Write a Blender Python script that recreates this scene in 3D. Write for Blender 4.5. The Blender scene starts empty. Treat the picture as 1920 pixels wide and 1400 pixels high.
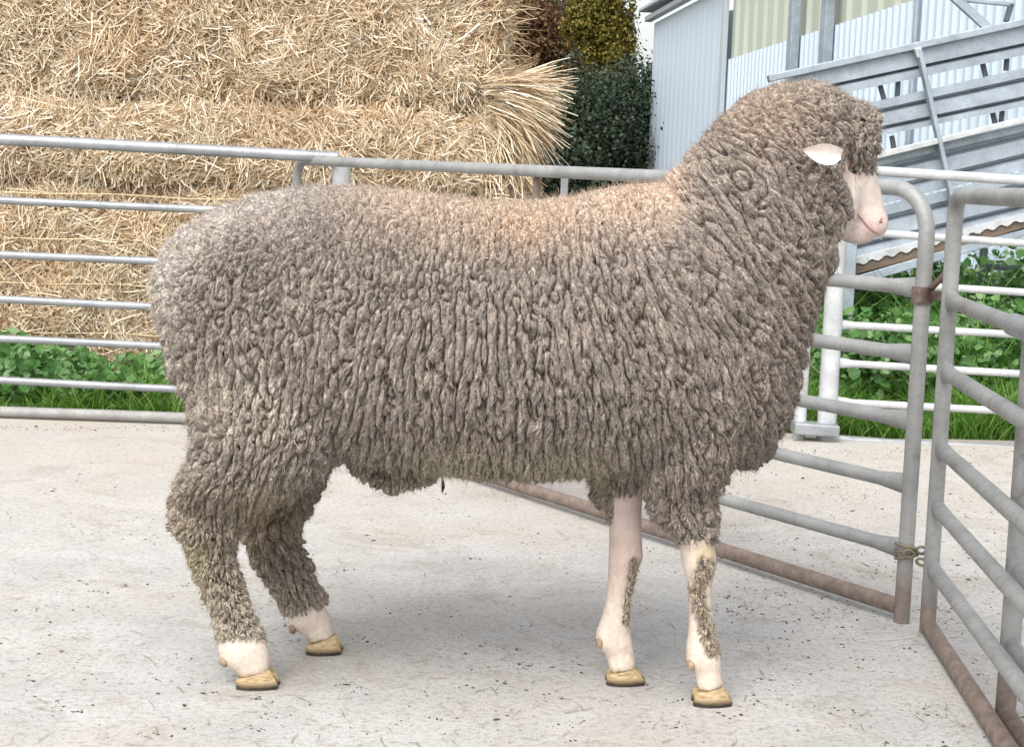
import bpy, math, random
import numpy as np
from mathutils import Matrix, Vector, kdtree
R = math.radians
rng = np.random.default_rng(7)
random.seed(7)
sc = bpy.context.scene
COL = sc.collection

# ------------------------------------------------------------------ camera
CAM_H, FPX, PITCH, ROLL = 0.95, 3000.0, R(6.84), 0.035
cam_d = bpy.data.cameras.new('camera'); cam = bpy.data.objects.new('camera', cam_d); COL.objects.link(cam)
cam_d.sensor_width = 36; cam_d.lens = 36 * FPX / 1920; cam_d.clip_end = 400; cam_d.clip_start = .05
CM = Matrix.Translation((0, 0, CAM_H)) @ Matrix.Rotation(math.pi/2 - PITCH, 4, 'X') @ Matrix.Rotation(ROLL, 4, 'Z')
cam.matrix_world = CM
sc.camera = cam
# ------------------------------------------------------------------ light (overcast day)
w = bpy.data.worlds.new('World'); sc.world = w; w.use_nodes = True
nt = w.node_tree; nt.nodes.clear()
SUN_EL, SUN_AZ = R(52), R(202)
sky = nt.nodes.new('ShaderNodeTexSky'); sky.sky_type = 'NISHITA'; sky.sun_disc = False
sky.sun_elevation = SUN_EL; sky.sun_rotation = SUN_AZ; sky.dust_density = 4; sky.air_density = 1.2; sky.ozone_density = .6
hs = nt.nodes.new('ShaderNodeHueSaturation'); hs.inputs['Saturation'].default_value = .25
bg = nt.nodes.new('ShaderNodeBackground'); bg.inputs[1].default_value = .15
wo = nt.nodes.new('ShaderNodeOutputWorld')
nt.links.new(sky.outputs[0], hs.inputs['Color']); nt.links.new(hs.outputs[0], bg.inputs[0]); nt.links.new(bg.outputs[0], wo.inputs[0])
sd = bpy.data.lights.new('sun', 'SUN'); sd.energy = .65; sd.angle = R(50); sd.color = (1, .965, .91)
sun = bpy.data.objects.new('sun', sd); COL.objects.link(sun)
sdir = Vector((math.sin(SUN_AZ)*math.cos(SUN_EL), math.cos(SUN_AZ)*math.cos(SUN_EL), math.sin(SUN_EL)))
sun.rotation_euler = sdir.to_track_quat('Z', 'Y').to_euler()
sc.view_settings.view_transform = 'Standard'; sc.view_settings.look = 'None'
sc.view_settings.gamma = 1; sc.view_settings.exposure = 1.0

# ------------------------------------------------------------------ helpers
CMn = np.array(CM); CR = CMn[:3, :3]; CO = CMn[:3, 3]
def ray(px, py): return CR @ np.array([(px-960)/FPX, -(py-700)/FPX, -1.0])
def P(px, py, Y):
    d = ray(px, py); return CO + d * (Y / d[1])
def G(px, py, z=0.0):
    d = ray(px, py); return CO + d * ((z-CAM_H) / d[2])
def proj(V):
    c = (np.asarray(V) - CO) @ CR
    return np.stack([960 + FPX*c[..., 0]/-c[..., 2], 700 - FPX*c[..., 1]/-c[..., 2]], -1)
def nrm(a): return a / np.maximum(np.linalg.norm(a, axis=-1, keepdims=True), 1e-9)

def tag(o, label=None, cat=None, group=None, kind=None):
    if label: o['label'] = label
    if cat: o['category'] = cat
    if group: o['group'] = group
    if kind: o['kind'] = kind
    return o
def empty(name, loc=(0, 0, 0)):
    o = bpy.data.objects.new(name, None); COL.objects.link(o); o.location = loc; o.empty_display_size = .1
    return o
def link(name, me, mat=None, parent=None):
    o = bpy.data.objects.new(name, me); COL.objects.link(o)
    if mat: me.materials.append(mat)
    if parent:
        o.parent = parent; o.location = -Vector(parent.location)
    return o
def npmesh(name, V, F, mat=None, parent=None, smooth=True, uv=None, col=None):
    """V (n,3), F (m,k) all of one size"""
    V = np.asarray(V, np.float32); F = np.asarray(F, np.int32); m, k = F.shape
    me = bpy.data.meshes.new(name)
    me.vertices.add(len(V)); me.vertices.foreach_set('co', V.ravel())
    me.loops.add(m*k); me.loops.foreach_set('vertex_index', F.ravel())
    me.polygons.add(m); me.polygons.foreach_set('loop_start', np.arange(0, m*k, k, dtype=np.int32))
    me.update(calc_edges=True)
    if smooth: me.polygons.foreach_set('use_smooth', np.ones(m, bool))
    if uv is not None:
        l = me.uv_layers.new(name='UVMap'); l.data.foreach_set('uv', np.asarray(uv, np.float32)[F.ravel()].ravel())
    if col is not None:
        a = me.color_attributes.new('tint', 'FLOAT_COLOR', 'POINT')
        a.data.foreach_set('color', np.concatenate([col, np.ones((len(V), 1))], 1).astype(np.float32).ravel())
    me.validate()
    return link(name, me, mat, parent)
class MB:
    """collects boxes, tubes, lofts; builds one mesh"""
    def __init__(s): s.v = []; s.f = []
    def add(s, v, f):
        b = len(s.v); s.v += [tuple(map(float, p)) for p in v]; s.f += [tuple(b+i for i in q) for q in f]
    def tube(s, pts, r, n=12, cap=True, flat=None, up=(0, 0, 1)):
        """flat: list of vertical scale factors per point (pipe squashed sideways, widened upright)"""
        pts = [np.array(p, float) for p in pts]; rs = r if hasattr(r, '__len__') else [r]*len(pts)
        V = []
        for i, p in enumerate(pts):
            t = nrm(pts[min(i+1, len(pts)-1)] - pts[max(i-1, 0)])
            u = np.array(up, float)
            if abs(t @ u) > .9: u = np.array([1.0, .2, 0])
            a = nrm(np.cross(t, u)); b = np.cross(a, t)
            k = flat[i] if flat else 1
            for j in range(n):
                th = 2*math.pi*j/n
                V.append(p + a*math.cos(th)*rs[i]*(1/k**.7) + b*math.sin(th)*rs[i]*k)
        F = []
        for i in range(len(pts)-1):
            for j in range(n):
                F.append((i*n+j, i*n+(j+1) % n, (i+1)*n+(j+1) % n, (i+1)*n+j))
        if cap: F.append(tuple(range(n-1, -1, -1))); F.append(tuple((len(pts)-1)*n+j for j in range(n)))
        s.add(V, F); return s
    def bar(s, a, b, w, h, up=(0, 0, 1)):
        """rectangular bar a->b, w across, h along up"""
        a = np.array(a, float); b = np.array(b, float); t = nrm(b-a); u = np.array(up, float)
        x = nrm(np.cross(t, u)); y = np.cross(x, t)
        V = [p + x*sx*w/2 + y*sy*h/2 for p in (a, b) for sx, sy in ((-1, -1), (1, -1), (1, 1), (-1, 1))]
        s.add(V, [(3, 2, 1, 0), (4, 5, 6, 7), (0, 1, 5, 4), (1, 2, 6, 5), (2, 3, 7, 6), (3, 0, 4, 7)]); return s
    def build(s, name, mat=None, parent=None, smooth=True, bevel=0):
        me = bpy.data.meshes.new(name); me.from_pydata(s.v, [], s.f); me.update()
        if smooth:
            me.polygons.foreach_set('use_smooth', [True]*len(me.polygons))
            try: me.set_sharp_from_angle(angle=R(38))
            except Exception: pass
        o = link(name, me, mat, parent)
        if bevel:
            m = o.modifiers.new('bevel', 'BEVEL'); m.width = bevel; m.segments = 2
        return o

class NT:
    def __init__(s, name):
        s.m = bpy.data.materials.new(name); s.m.use_nodes = True; s.t = s.m.node_tree
        s.b = s.t.nodes['Principled BSDF']; s.out = s.t.nodes['Material Output']
    def n(s, typ, ins=None, **kw):
        o = s.t.nodes.new('ShaderNode'+typ)
        for k, v in kw.items(): setattr(o, k, v)
        for k, v in (ins or {}).items():
            if isinstance(v, bpy.types.NodeSocket): s.t.links.new(v, o.inputs[k])
            else: o.inputs[k].default_value = v
        return o
    def set(s, **kw):
        for k, v in kw.items():
            k = k.replace('_', ' ')
            if isinstance(v, bpy.types.NodeSocket): s.t.links.new(v, s.b.inputs[k])
            else: s.b.inputs[k].default_value = v
    def co(s, kind='Object', scale=(1, 1, 1)):
        c = s.n('TexCoord').outputs[kind]
        return s.n('Mapping', {'Vector': c, 'Scale': scale}).outputs[0]
    def noise(s, vec, scale, detail=4, rough=.55, dist=0):
        return s.n('TexNoise', {'Vector': vec, 'Scale': scale, 'Detail': detail, 'Roughness': rough, 'Distortion': dist}).outputs['Fac']
    def ramp(s, fac, stops, interp='LINEAR'):
        r = s.n('ValToRGB', {'Fac': fac}); cr = r.color_ramp; cr.interpolation = interp
        while len(cr.elements) < len(stops): cr.elements.new(.5)
        for e, (p, c) in zip(cr.elements, stops):
            e.position = p; e.color = (*c, 1) if hasattr(c, '__len__') else (c, c, c, 1)
        return r.outputs[0]
    def mix(s, fac, a, b, mode='MIX'):
        o = s.n('MixRGB', {'Fac': fac}, blend_type=mode)
        for i, v in ((1, a), (2, b)):
            if isinstance(v, bpy.types.NodeSocket): s.t.links.new(v, o.inputs[i])
            else: o.inputs[i].default_value = (*v, 1) if hasattr(v, '__len__') else (v, v, v, 1)
        return o.outputs[0]
    def bump(s, h, strength=.3, dist=.01):
        return s.n('Bump', {'Height': h, 'Strength': strength, 'Distance': dist}).outputs[0]

# ------------------------------------------------------------------ materials
def m_galv(name, base=(.40, .42, .45), rust=0.0, metal=.45, rough=.42, low_rust=False, paint=False):
    t = NT(name); c = t.co()
    n1 = t.noise(c, 9, 5, .65); n2 = t.noise(c, 60, 4, .7)
    col = t.ramp(n1, [(.3, tuple(x*.72 for x in base)), (.7, tuple(min(1, x*1.15) for x in base))])
    col = t.mix(t.ramp(n2, [(.5, 0), (.75, .45)]), col, tuple(x*.6 for x in base))
    rc = t.ramp(t.noise(c, 35, 4, .7), [(.3, (.13, .095, .08)), (.7, (.26, .205, .17))])
    if rust > 0:
        f = t.ramp(t.noise(c, 7, 5, .7), [(max(0, .62-rust*.6), 0), (min(1, .75-rust*.5), 1)])
        col = t.mix(f, col, rc)
    if low_rust:
        g = t.n('NewGeometry').outputs['Position']; z = t.n('SeparateXYZ', {0: g}).outputs[2]
        zz = t.n('Math', {0: z, 1: t.n('Math', {0: n1, 1: .12}, operation='MULTIPLY').outputs[0]}, operation='SUBTRACT').outputs[0]
        f = t.n('MapRange', {'Value': zz, 'From Min': .0, 'From Max': .09, 'To Min': .85, 'To Max': 0}).outputs[0]
        col = t.mix(f, col, rc)
    t.set(Base_Color=col, Metallic=metal, Roughness=t.ramp(n2, [(.3, rough-.08), (.7, rough+.2)]),
          Normal=t.bump(n2, .25, .002))
    return t.m
GALV = m_galv('galvanised_steel', (.34, .355, .375))
GALV_OLD = m_galv('weathered_galvanised_steel', (.33, .335, .33), rust=.06, low_rust=True, metal=.25, rough=.5)
DULL = m_galv('dull_muddy_steel', (.30, .295, .285), metal=.1, rough=.6)
RUST = m_galv('rusted_steel', (.31, .26, .23), rust=.75, metal=.15, rough=.7)
LATCHM = m_galv('latch_rust', (.07, .04, .03), rust=.35, metal=.1, rough=.8)
WHITEPIPE = m_galv('white_painted_pipe', (.50, .52, .53), metal=0, rough=.4)
GREYBLUE = m_galv('galvanised_sheet', (.36, .41, .465), metal=.35, rough=.45)
DARKSTEEL = m_galv('dark_steel', (.09, .11, .13), metal=.3, rough=.5)
def m_plain(name, a, b, scale=8, rough=.8, bump=.2, stretch=(1, 1, 1), spec=.3):
    t = NT(name); c = t.co(scale=stretch); n = t.noise(c, scale, 6, .65)
    t.set(Base_Color=t.ramp(n, [(.3, a), (.7, b)]), Roughness=rough, Normal=t.bump(t.noise(c, scale*6, 4), bump, .004))
    t.b.inputs['Specular IOR Level'].default_value = spec
    return t.m
TIMBER = m_plain('brown_timber', (.12, .09, .07), (.20, .15, .115), 4, stretch=(1, 1, 8))
BARK = m_plain('bark', (.05, .04, .03), (.12, .09, .07), 12, stretch=(3, 3, .6))
def m_leaf(name, cols, rough=.5, trans=.25):
    t = NT(name); g = t.n('NewGeometry').outputs['Random Per Island']
    t.set(Base_Color=t.ramp(g, cols), Roughness=rough)
    t.b.inputs['Specular IOR Level'].default_value = .3
    tr = t.n('BsdfTranslucent', {'Color': t.ramp(g, cols)})
    mx = t.n('MixShader', {0: trans, 1: t.b.outputs[0], 2: tr.outputs[0]})
    t.t.links.new(mx.outputs[0], t.out.inputs[0]); return t.m
GRASS = m_leaf('grass_blades', [(0, (.06, .16, .02)), (.6, (.14, .32, .04)), (1, (.34, .48, .14))], .45, .35)
WEED = m_leaf('weed_leaves', [(0, (.05, .15, .035)), (.6, (.12, .27, .07)), (1, (.30, .44, .22))], .45, .3)
EVERG = m_leaf('evergreen_leaves', [(0, (.014, .026, .014)), (.7, (.032, .052, .028)), (1, (.10, .13, .08))], .5, .15)
BROWNL = m_leaf('autumn_brown_leaves', [(0, (.07, .04, .022)), (.6, (.19, .10, .045)), (1, (.26, .18, .09))], .7, .3)
YELLOWL = m_leaf('autumn_yellow_leaves', [(0, (.06, .07, .012)), (.6, (.18, .15, .025)), (1, (.30, .23, .045))], .7, .3)
def m_straw():
    t = NT('straw_stems'); g = t.n('NewGeometry').outputs['Random Per Island']
    c = t.ramp(g, [(0, (.27, .165, .08)), (.15, (.46, .33, .19)), (.5, (.66, .535, .37)), (.8, (.77, .67, .51)), (1, (.86, .80, .68))])
    n = t.noise(t.co(), 2.2, 3)
    c = t.mix(t.ramp(n, [(.42, .0), (.70, .45)]), c, (.76, .58, .40), 'MULTIPLY')
    t.set(Base_Color=c, Roughness=.5); t.b.inputs['Specular IOR Level'].default_value = .4
    return t.m
STRAW = m_straw()
STRAWB = m_plain('packed_straw', (.16, .10, .045), (.46, .32, .17), 30, .9, .8)
TWINE = m_plain('baling_twine', (.62, .50, .30), (.75, .62, .40), 40, .7)

# concrete yard
def m_concrete():
    t = NT('yard_concrete'); c = t.co()
    big = t.noise(c, 1.1, 6, .6); mid = t.noise(c, 5, 6, .62, .4); fine = t.noise(c, 70, 5, .75)
    col = t.ramp(mid, [(.3, (.405, .397, .382)), (.62, (.51, .50, .482))])
    col = t.mix(t.ramp(big, [(.46, 0), (.62, .6)]), col, (.45, .41, .36))
    # dried mud drift away from the sheep
    g = t.n('SeparateXYZ', {0: c}).outputs
    far = t.n('MapRange', {'Value': g[1], 'From Min': 3.6, 'From Max': 5.4, 'To Min': 0, 'To Max': .7}).outputs[0]
    far = t.n('Math', {0: far, 1: t.ramp(t.noise(c, 2.2, 6, .7), [(.3, .25), (.6, 1)])}, operation='MULTIPLY').outputs[0]
    col = t.mix(far, col, (.49, .44, .38))
    sm = t.noise(c, 3.2, 7, .72, 1.2)
    col = t.mix(t.ramp(sm, [(.53, 0), (.66, .6)]), col, (.35, .305, .25))
    col = t.mix(t.ramp(t.noise(c, 14, 6, .75, .6), [(.60, 0), (.70, .5)]), col, (.29, .25, .20))
    sp = t.n('TexVoronoi', {'Vector': c, 'Scale': 130}, feature='F1')
    spk = t.ramp(sp.outputs['Distance'], [(.10, 1), (.28, 0)])
    k = t.n('Math', {0: spk, 1: t.ramp(t.noise(c, 9, 3), [(.45, 0), (.6, 1)])}, operation='MULTIPLY').outputs[0]
    col = t.mix(t.n('Math', {0: k, 1: .55}, operation='MULTIPLY').outputs[0], col, (.22, .19, .16))
    col = t.mix(t.ramp(fine, [(.36, .6), (.5, 0)]), col, (.24, .22, .20))
    g2 = t.noise(c, 190, 4, .8); col = t.mix(t.ramp(g2, [(.36, .55), (.5, 0)]), col, (.22, .20, .18))
    col = t.mix(t.ramp(fine, [(.58, 0), (.75, .35)]), col, (.68, .67, .65))
    # scratchy dirt streaks
    cs = t.co(scale=(2.2, 4, 1)); st = t.noise(cs, 8, 8, .8, 1.5)
    col = t.mix(t.ramp(st, [(.60, 0), (.68, .75)]), col, (.24, .20, .15))
    h = t.mix(.5, fine, mid)
    t.set(Base_Color=col, Roughness=.9, Normal=t.bump(h, .35, .006))
    t.b.inputs['Specular IOR Level'].default_value = .25
    return t.m
CONC = m_concrete()
EARTH = m_plain('bare_earth', (.05, .05, .025), (.12, .10, .06), 6, 1, .6)
DUNG = m_plain('dry_dung', (.035, .028, .022), (.10, .075, .055), 30, .95)

# ------------------------------------------------------------------ ground
n = 2
npmesh('ground', [(-150, -20, -.03), (150, -20, -.03), (150, 250, -.03), (-150, 250, -.03)], [(0, 1, 2, 3)], EARTH)['kind'] = 'structure'
def slab():
    xs = np.linspace(-5, 6, 45); ed = 6.28 + .05*np.sin(xs*3.1) + .03*np.sin(xs*11)
    mb = MB(); V = [(x, -2.5, 0) for x in xs] + [(x, e, 0) for x, e in zip(xs, ed)] + [(x, e+.02, -.1) for x, e in zip(xs, ed)]
    k = len(xs); F = [(i, i+1, k+i+1, k+i) for i in range(k-1)] + [(k+i, k+i+1, 2*k+i+1, 2*k+i) for i in range(k-1)]
    mb.add(V, F); o = mb.build('concrete_yard', CONC, smooth=False); o['kind'] = 'structure'
slab()

# ------------------------------------------------------------------ ribbons (straw, grass, hair)
def ribbons(p, d, side, L, W, bend, seg=3, taper=0.5, lift=None):
    """p start (n,3); d unit dir; side unit; bend (n,3) offset at the tip"""
    n = len(p); s = np.linspace(0, 1, seg+1)
    c = p[:, None] + d[:, None]*(L[:, None]*s)[..., None] + bend[:, None]*(s**2)[None, :, None]
    ww = W[:, None]*(1-(1-taper)*s**1.5)[None]
    a = c - side[:, None]*ww[..., None]/2; b = c + side[:, None]*ww[..., None]/2
    V = np.stack([a, b], 2).reshape(-1, 3)
    base = (np.arange(n)*(seg+1)*2)[:, None, None]
    q = (np.arange(seg)*2)[None, :, None] + np.array([0, 1, 3, 2])[None, None]
    return V, (base+q).reshape(-1, 4)
def rdir(n): return nrm(rng.normal(size=(n, 3)))

# ------------------------------------------------------------------ straw bales
SY = 6.8   # distance of the stack's face
def bale(name, label, x0, x1, z0, z1, y0, depth, dens, fan, bulge, strings=()):
    root = empty(name, ((x0+x1)/2, y0+depth/2, z0))
    tag(root, label, 'straw bale', 'straw bales in the stack')
    # bumpy core
    nx, nz, ny = 70, 24, 20
    def off(u, v, k): return .02*np.sin(u*9+k)*np.sin(v*13+2*k) + .012*np.sin(u*31+k*3)*np.sin(v*27)
    mb = MB()
    def face(fn, a, b):
        g = [fn(i/a, j/b) for j in range(b+1) for i in range(a+1)]
        mb.add(g, [(j*(a+1)+i, j*(a+1)+i+1, (j+1)*(a+1)+i+1, (j+1)*(a+1)+i) for j in range(b) for i in range(a)])
    rr = lambda v: .05*(abs(2*v-1)**6)
    fx = lambda u: x0+(x1-x0)*u
    fz = lambda v: z0+(z1-z0)*v
    front = lambda u, v: (fx(u), y0 + rr(v) + rr(u) + off(fx(u), fz(v), z0) - bulge*math.sin(math.pi*v), fz(v))
    face(front, nx, nz)
    face(lambda u, v: (x1 - rr(v) + off(u*2, fz(v), z0+1) + bulge*math.sin(math.pi*v), y0+rr(v)+depth*u, fz(v)), ny, nz)
    face(lambda u, v: (fx(u), y0+.05+(depth-.05)*v, z1), nx, ny)
    face(lambda u, v: (fx(u), y0+.05+(depth-.05)*v, z0), 4, 4)
    face(lambda u, v: (fx(u), y0+depth, fz(v)), 4, 4)
    face(lambda u, v: (x0, y0+.05+(depth-.05)*u, fz(v)), 4, 4)
    mb.build('core', STRAWB, root, smooth=True)
    # stems on the front face
    def stems(N, fn, nor, Lr, out):
        u = rng.random(N); v = rng.random(N)
        p = np.array([fn(a, b) for a, b in zip(u, v)])
        nor = np.array(nor, float)
        # orientation field: clumps share a direction
        cx = np.sin(p[:, 0]*7.3+p[:, 2]*5.1+z0*3)*1.2 + np.sin(p[:, 0]*17+1.7)*np.cos(p[:, 2]*19+p[:, 1]*6)*1.3
        th = cx + rng.normal(0, .75, N)
        t1 = nrm(np.cross(nor, [0, 0, 1.0])); t2 = np.array([0, 0, 1.0])
        d = t1*np.cos(th)[:, None] + t2*np.sin(th)[:, None] + nor*rng.normal(.05, out, N)[:, None]
        d = nrm(d); L = rng.uniform(*Lr, N)*rng.uniform(.6, 1.2, N)
        W = rng.uniform(.0028, .0085, N)*rng.uniform(.6, 1, N)
        side = nrm(np.cross(d, nor+rng.normal(0, .7, (N, 3))))
        p = p - d*L[:, None]*.5 + nor*rng.uniform(-.006, .024, N)[:, None]
        bend = rng.normal(0, .22, (N, 3))*L[:, None]*.8; bend[:, 1] *= .5
        return ribbons(p, d, side, L, W, bend)
    A = (x1-x0)*(z1-z0); parts = [stems(int(A*dens), front, (0, -1, 0), (.03, .11), .22),
         stems(int(A*dens*.05), front, (0, -1, 0), (.12, .24), .10),
         stems(int(depth*(z1-z0)*dens*.5), lambda u, v: (x1-rr(v)+bulge*math.sin(math.pi*v), y0+depth*u, fz(v)), (1, 0, 0), (.05, .12), .5)]
    # tufts hanging out along the end
    for (n_, zc, zs, ang, spread, Lr, yd) in fan:
        # root near the corner
        t = rng.random(n_); z = zc + (t-.5)*zs
        a = ang[0]+(ang[1]-ang[0])*t + rng.normal(0, spread, n_)
        yy = y0 + rng.uniform(-.03, yd, n_)
        p = np.stack([x1 + rng.uniform(-.14, .06, n_) + .05*np.sin(math.pi*t), yy, z], 1)
        d = nrm(np.stack([np.cos(a), rng.normal(-.12, .22, n_), np.sin(a)], 1))
        L = rng.uniform(*Lr, n_); side = nrm(np.cross(d, rdir(n_)))
        bend = np.stack([rng.normal(0, .02, n_), rng.normal(0, .03, n_), -rng.uniform(.0, .30, n_)*L], 1)
        parts.append(ribbons(p, d, side, L, rng.uniform(.003, .0065, n_), bend, taper=.5))
    V = []; F = []; b = 0
    for v_, f_ in parts: V.append(v_); F.append(f_+b); b += len(v_)
    npmesh('loose_straw', np.concatenate(V), np.concatenate(F), STRAW, root, smooth=False)
    for zs in strings:
        pts = [(fx(u), y0-.026-bulge*math.sin(math.pi*(zs-z0)/(z1-z0)) + .006*math.sin(u*40), zs+.004*math.sin(u*23)) for u in np.linspace(0, 1, 40)]
        MB().tube(pts, .0026, 6).build('twine', TWINE, root)
XL, XR = P(-160, 400, SY)[0], P(948, 300, SY)[0]
Z1, Z2 = P(480, 352, SY)[2], P(480, 196, SY)[2]
strs = [P(150, y, SY-.05)[2] for y in (364, 449, 533, 625)]
bale('straw_bale', 'large straw bale on the ground at the bottom of the stack, tied with four twines', XL, XR-.01, 0, Z1-.005, SY, 1.1, 15000,
     [(500, Z1-.05, .12, (-1.2, -.05), .25, (.08, .17), .5)], .03, strs)
bale('straw_bale', 'middle straw bale with a long frayed tuft sticking out of its right end', XL, XR-.01, Z1+.005, Z2, SY-.01, 1.1, 16000,
     [(1300, P(948, 205, SY)[2], .26, (-1.35, .30), .17, (.08, .23), .28), (330, P(948, 165, SY)[2], .10, (-.3, .5), .14, (.12, .26), .28), (500, (Z1+Z2)/2-.08, .12, (-1.5, -.6), .25, (.06, .15), .4)], .03)
bale('straw_bale', 'top straw bale of the stack running out of the upper edge of the photo', XL, XR-.05, Z2+.01, Z2+.80, SY+.02, 1.1, 15000,
     [(120, Z2+.28, .45, (-.9, .3), .35, (.05, .14), .4)], .01)
# ------------------------------------------------------------------ grass and weeds
def blades(name, xr, yr, N, H, kind_label, mat=GRASS, W=(.004, .009), dens=None):
    x = rng.uniform(*xr, N); y = rng.uniform(*yr, N)
    h = rng.uniform(.4, 1, N)*H*(1+.35*np.sin(x*7)+.2*np.sin(x*17+y*5))
    p = np.stack([x, y, np.full(N, -.03)], 1)
    d = nrm(np.stack([rng.normal(0, .28, N), rng.normal(-.05, .28, N), np.ones(N)], 1))
    b = rng.normal(0, .35, (N, 3))*h[:, None]; b[:, 2] = -np.abs(b[:, 2])*.9
    V, F = ribbons(p, d, nrm(np.cross(d, rdir(N))), h, rng.uniform(*W, N), b, 4, .15)
    return tag(npmesh(name, V, F, mat, smooth=True), kind_label, 'grass', kind='stuff')
def leafmass(c, nor, S, lobes=5):
    """rounded folded leaves: centre vertex + ring of 6"""
    N = len(c); t = nrm(np.cross(nor, rdir(N))); b = np.cross(nor, t)
    ang = np.linspace(0, 2*np.pi, 7)[:-1]; rad = np.array([1.0, .8, .85, .55, .85, .8])
    ring = c[:, None] + S[:, None, None]*(t[:, None]*(np.cos(ang)*rad)[None, :, None] + b[:, None]*(np.sin(ang)*rad)[None, :, None]
            - nor[:, None]*(.25*np.abs(np.sin(ang)))[None, :, None]*-1)
    V = np.concatenate([c[:, None], ring], 1).reshape(-1, 3)
    base = (np.arange(N)*7)[:, None, None]
    F = base + np.array([[0, i+1, (i+1) % 6+1] for i in range(6)])[None]
    return V, F.reshape(-1, 3)
xa, xb = P(-60, 700, 6.4)[0], P(1000, 700, 6.4)[0]
blades('grass', (xa, xb), (6.10, 6.72), 17000, .18, 'strip of green grass between the left rail fence and the straw stack')
def weeds(name, label, xr, yr, top, N, S=(.015, .04)):
    x = rng.uniform(*xr, N); y = rng.uniform(*yr, N)
    cl = .5+.5*np.sin(x*6.1+1.3)*np.sin(y*5.7+x*2.1)+.25*np.sin(x*19+y*13)
    z = top(x, y)*(.55+.45*cl)*np.sqrt(rng.random(N))
    c = np.stack([x, y, z], 1); nor = nrm(rng.normal(0, .55, (N, 3)) + np.array([0, -.45, .8]))
    V, F = leafmass(c, nor, rng.uniform(*S, N))
    return tag(npmesh(name, V, F, WEED, smooth=False), label, 'weeds', kind='stuff')
weeds('weeds', 'broad leaved weeds at the foot of the straw stack on the left', (xa, P(330, 700, 6.4)[0]), (6.15, 6.75),
      lambda x, y: .26 - .10*(x-xa), 2000, (.008, .03))
xa, xb = P(1400, 700, 6.5)[0], P(2000, 700, 6.5)[0]
blades('grass', (xa, xb+.3), (6.33, 6.9), 7500, .26, 'long green grass behind the white rail fence on the right')
weeds('weeds', 'bank of leafy green weeds behind the white rail fence and under the ramp', (xa-.3, xb+1.6), (6.75, 9.3),
      lambda x, y: .40 + .22*np.clip((y-6.75)/1.2, 0, 1) + .12*np.clip(x-2.0, 0, 1), 34000, (.008, .036))
blades('grass', (xa-.2, xb+1.2), (6.9, 8.4), 13000, .60, 'tall grass growing up through the weeds under the ramp')
# ------------------------------------------------------------------ trees
def tree(name, label, base, h, blobs, mat, N, S, group='trees behind the yard'):
    root = empty(name, base); tag(root, label, 'tree', group)
    mb = MB(); b = np.array(base, float)
    top = b + np.array([0, 0, h*.85])
    mb.tube([b, b+(0, 0, h*.3), b+(.08, 0, h*.6), top], [h*.022+.04, h*.018+.03, .05, .015], 10)
    for (cx, cz, rx, rz) in blobs:
        for k in range(4):
            st = b + np.array([0, 0, h*random.uniform(.15, .5)])
            en = np.array([cx+random.uniform(-.7, .7)*rx, b[1]+random.uniform(-.6, .6)*rx, cz+random.uniform(-.2, .7)*rz])
            mb.tube([st, (st+en)/2+(0, 0, .1), en], [.05, .03, .008], 6)
    mb.build('trunk', BARK, root)
    C = []; Nn = []
    vol = np.array([rx*rx*rz for _, _, rx, rz in blobs])**.7; vol = vol/vol.sum()
    for (cx, cz, rx, rz), f in zip(blobs, vol):
        n_ = int(N*f*2.0); k = max(30, n_//110)
        cc = rdir(k)*(rng.random((k, 1))**.45)*rng.uniform(.75, 1.38, (k, 1))  # clumps
        idx = rng.integers(0, k, n_)
        q = cc[idx] + rng.normal(0, .17, (n_, 3))
        C.append(np.array([cx, b[1], cz]) + q*np.array([rx, rx, rz]))
        Nn.append(nrm(q - cc[idx] + rng.normal(0, .08, (n_, 3)) + (0, -.02, .08)))
    C = np.concatenate(C); Nn = np.concatenate(Nn)
    V, F = leafmass(C, Nn, rng.uniform(S*.3, S*.75, len(C)))
    npmesh('crown', V, F, mat, root, smooth=False)
def wp(px, py, Y): p = P(px, py, Y); return p[0], p[2]
def bl(px, py, Y, rx, rz): x, z = wp(px, py, Y); return (x, z, rx, rz)
Y = 22
tree('evergreen_tree', 'dark evergreen tree beside the right end of the straw stack', (wp(1060, 300, Y)[0], Y, -.03), 3.2,
     [bl(1040, 250, Y, 1.0, .8), bl(1120, 215, Y, .7, .7), bl(1000, 195, Y, .7, .6), bl(1090, 320, Y, 1.1, .6), bl(960, 320, Y, 1, .7)], EVERG, 15000, .045)
tree('evergreen_tree', 'dark evergreen tree touching the left edge of the shed', (wp(1190, 300, 23)[0], 23, -.03), 2.6,
     [bl(1190, 230, 23, .75, .8), bl(1230, 170, 23, .5, .45), bl(1180, 330, 23, .9, .6), bl(1160, 250, 23, .6, .7)], EVERG, 11000, .045)
Y = 30
tree('autumn_tree', 'tree with brown autumn leaves above the evergreens', (wp(1030, 300, Y)[0], Y, -.03), 4.4,
     [bl(1045, 75, Y, .8, .75), bl(985, 110, Y, .8, .8), bl(1060, 140, Y, .7, .6), bl(1000, 30, Y, .7, .7)], BROWNL, 9000, .06)
tree('poplar_tree', 'tall tree with yellow green autumn leaves between the brown tree and the shed', (wp(1140, 300, 28)[0], 28, -.03), 5.2,
     [bl(1130, 20, 28, .46, .9), bl(1145, 120, 28, .40, .6), bl(1090, 60, 28, .3, .6), bl(1120, -60, 28, .35, .7), bl(1165, 60, 28, .2, .5)], YELLOWL, 9000, .055)
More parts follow.
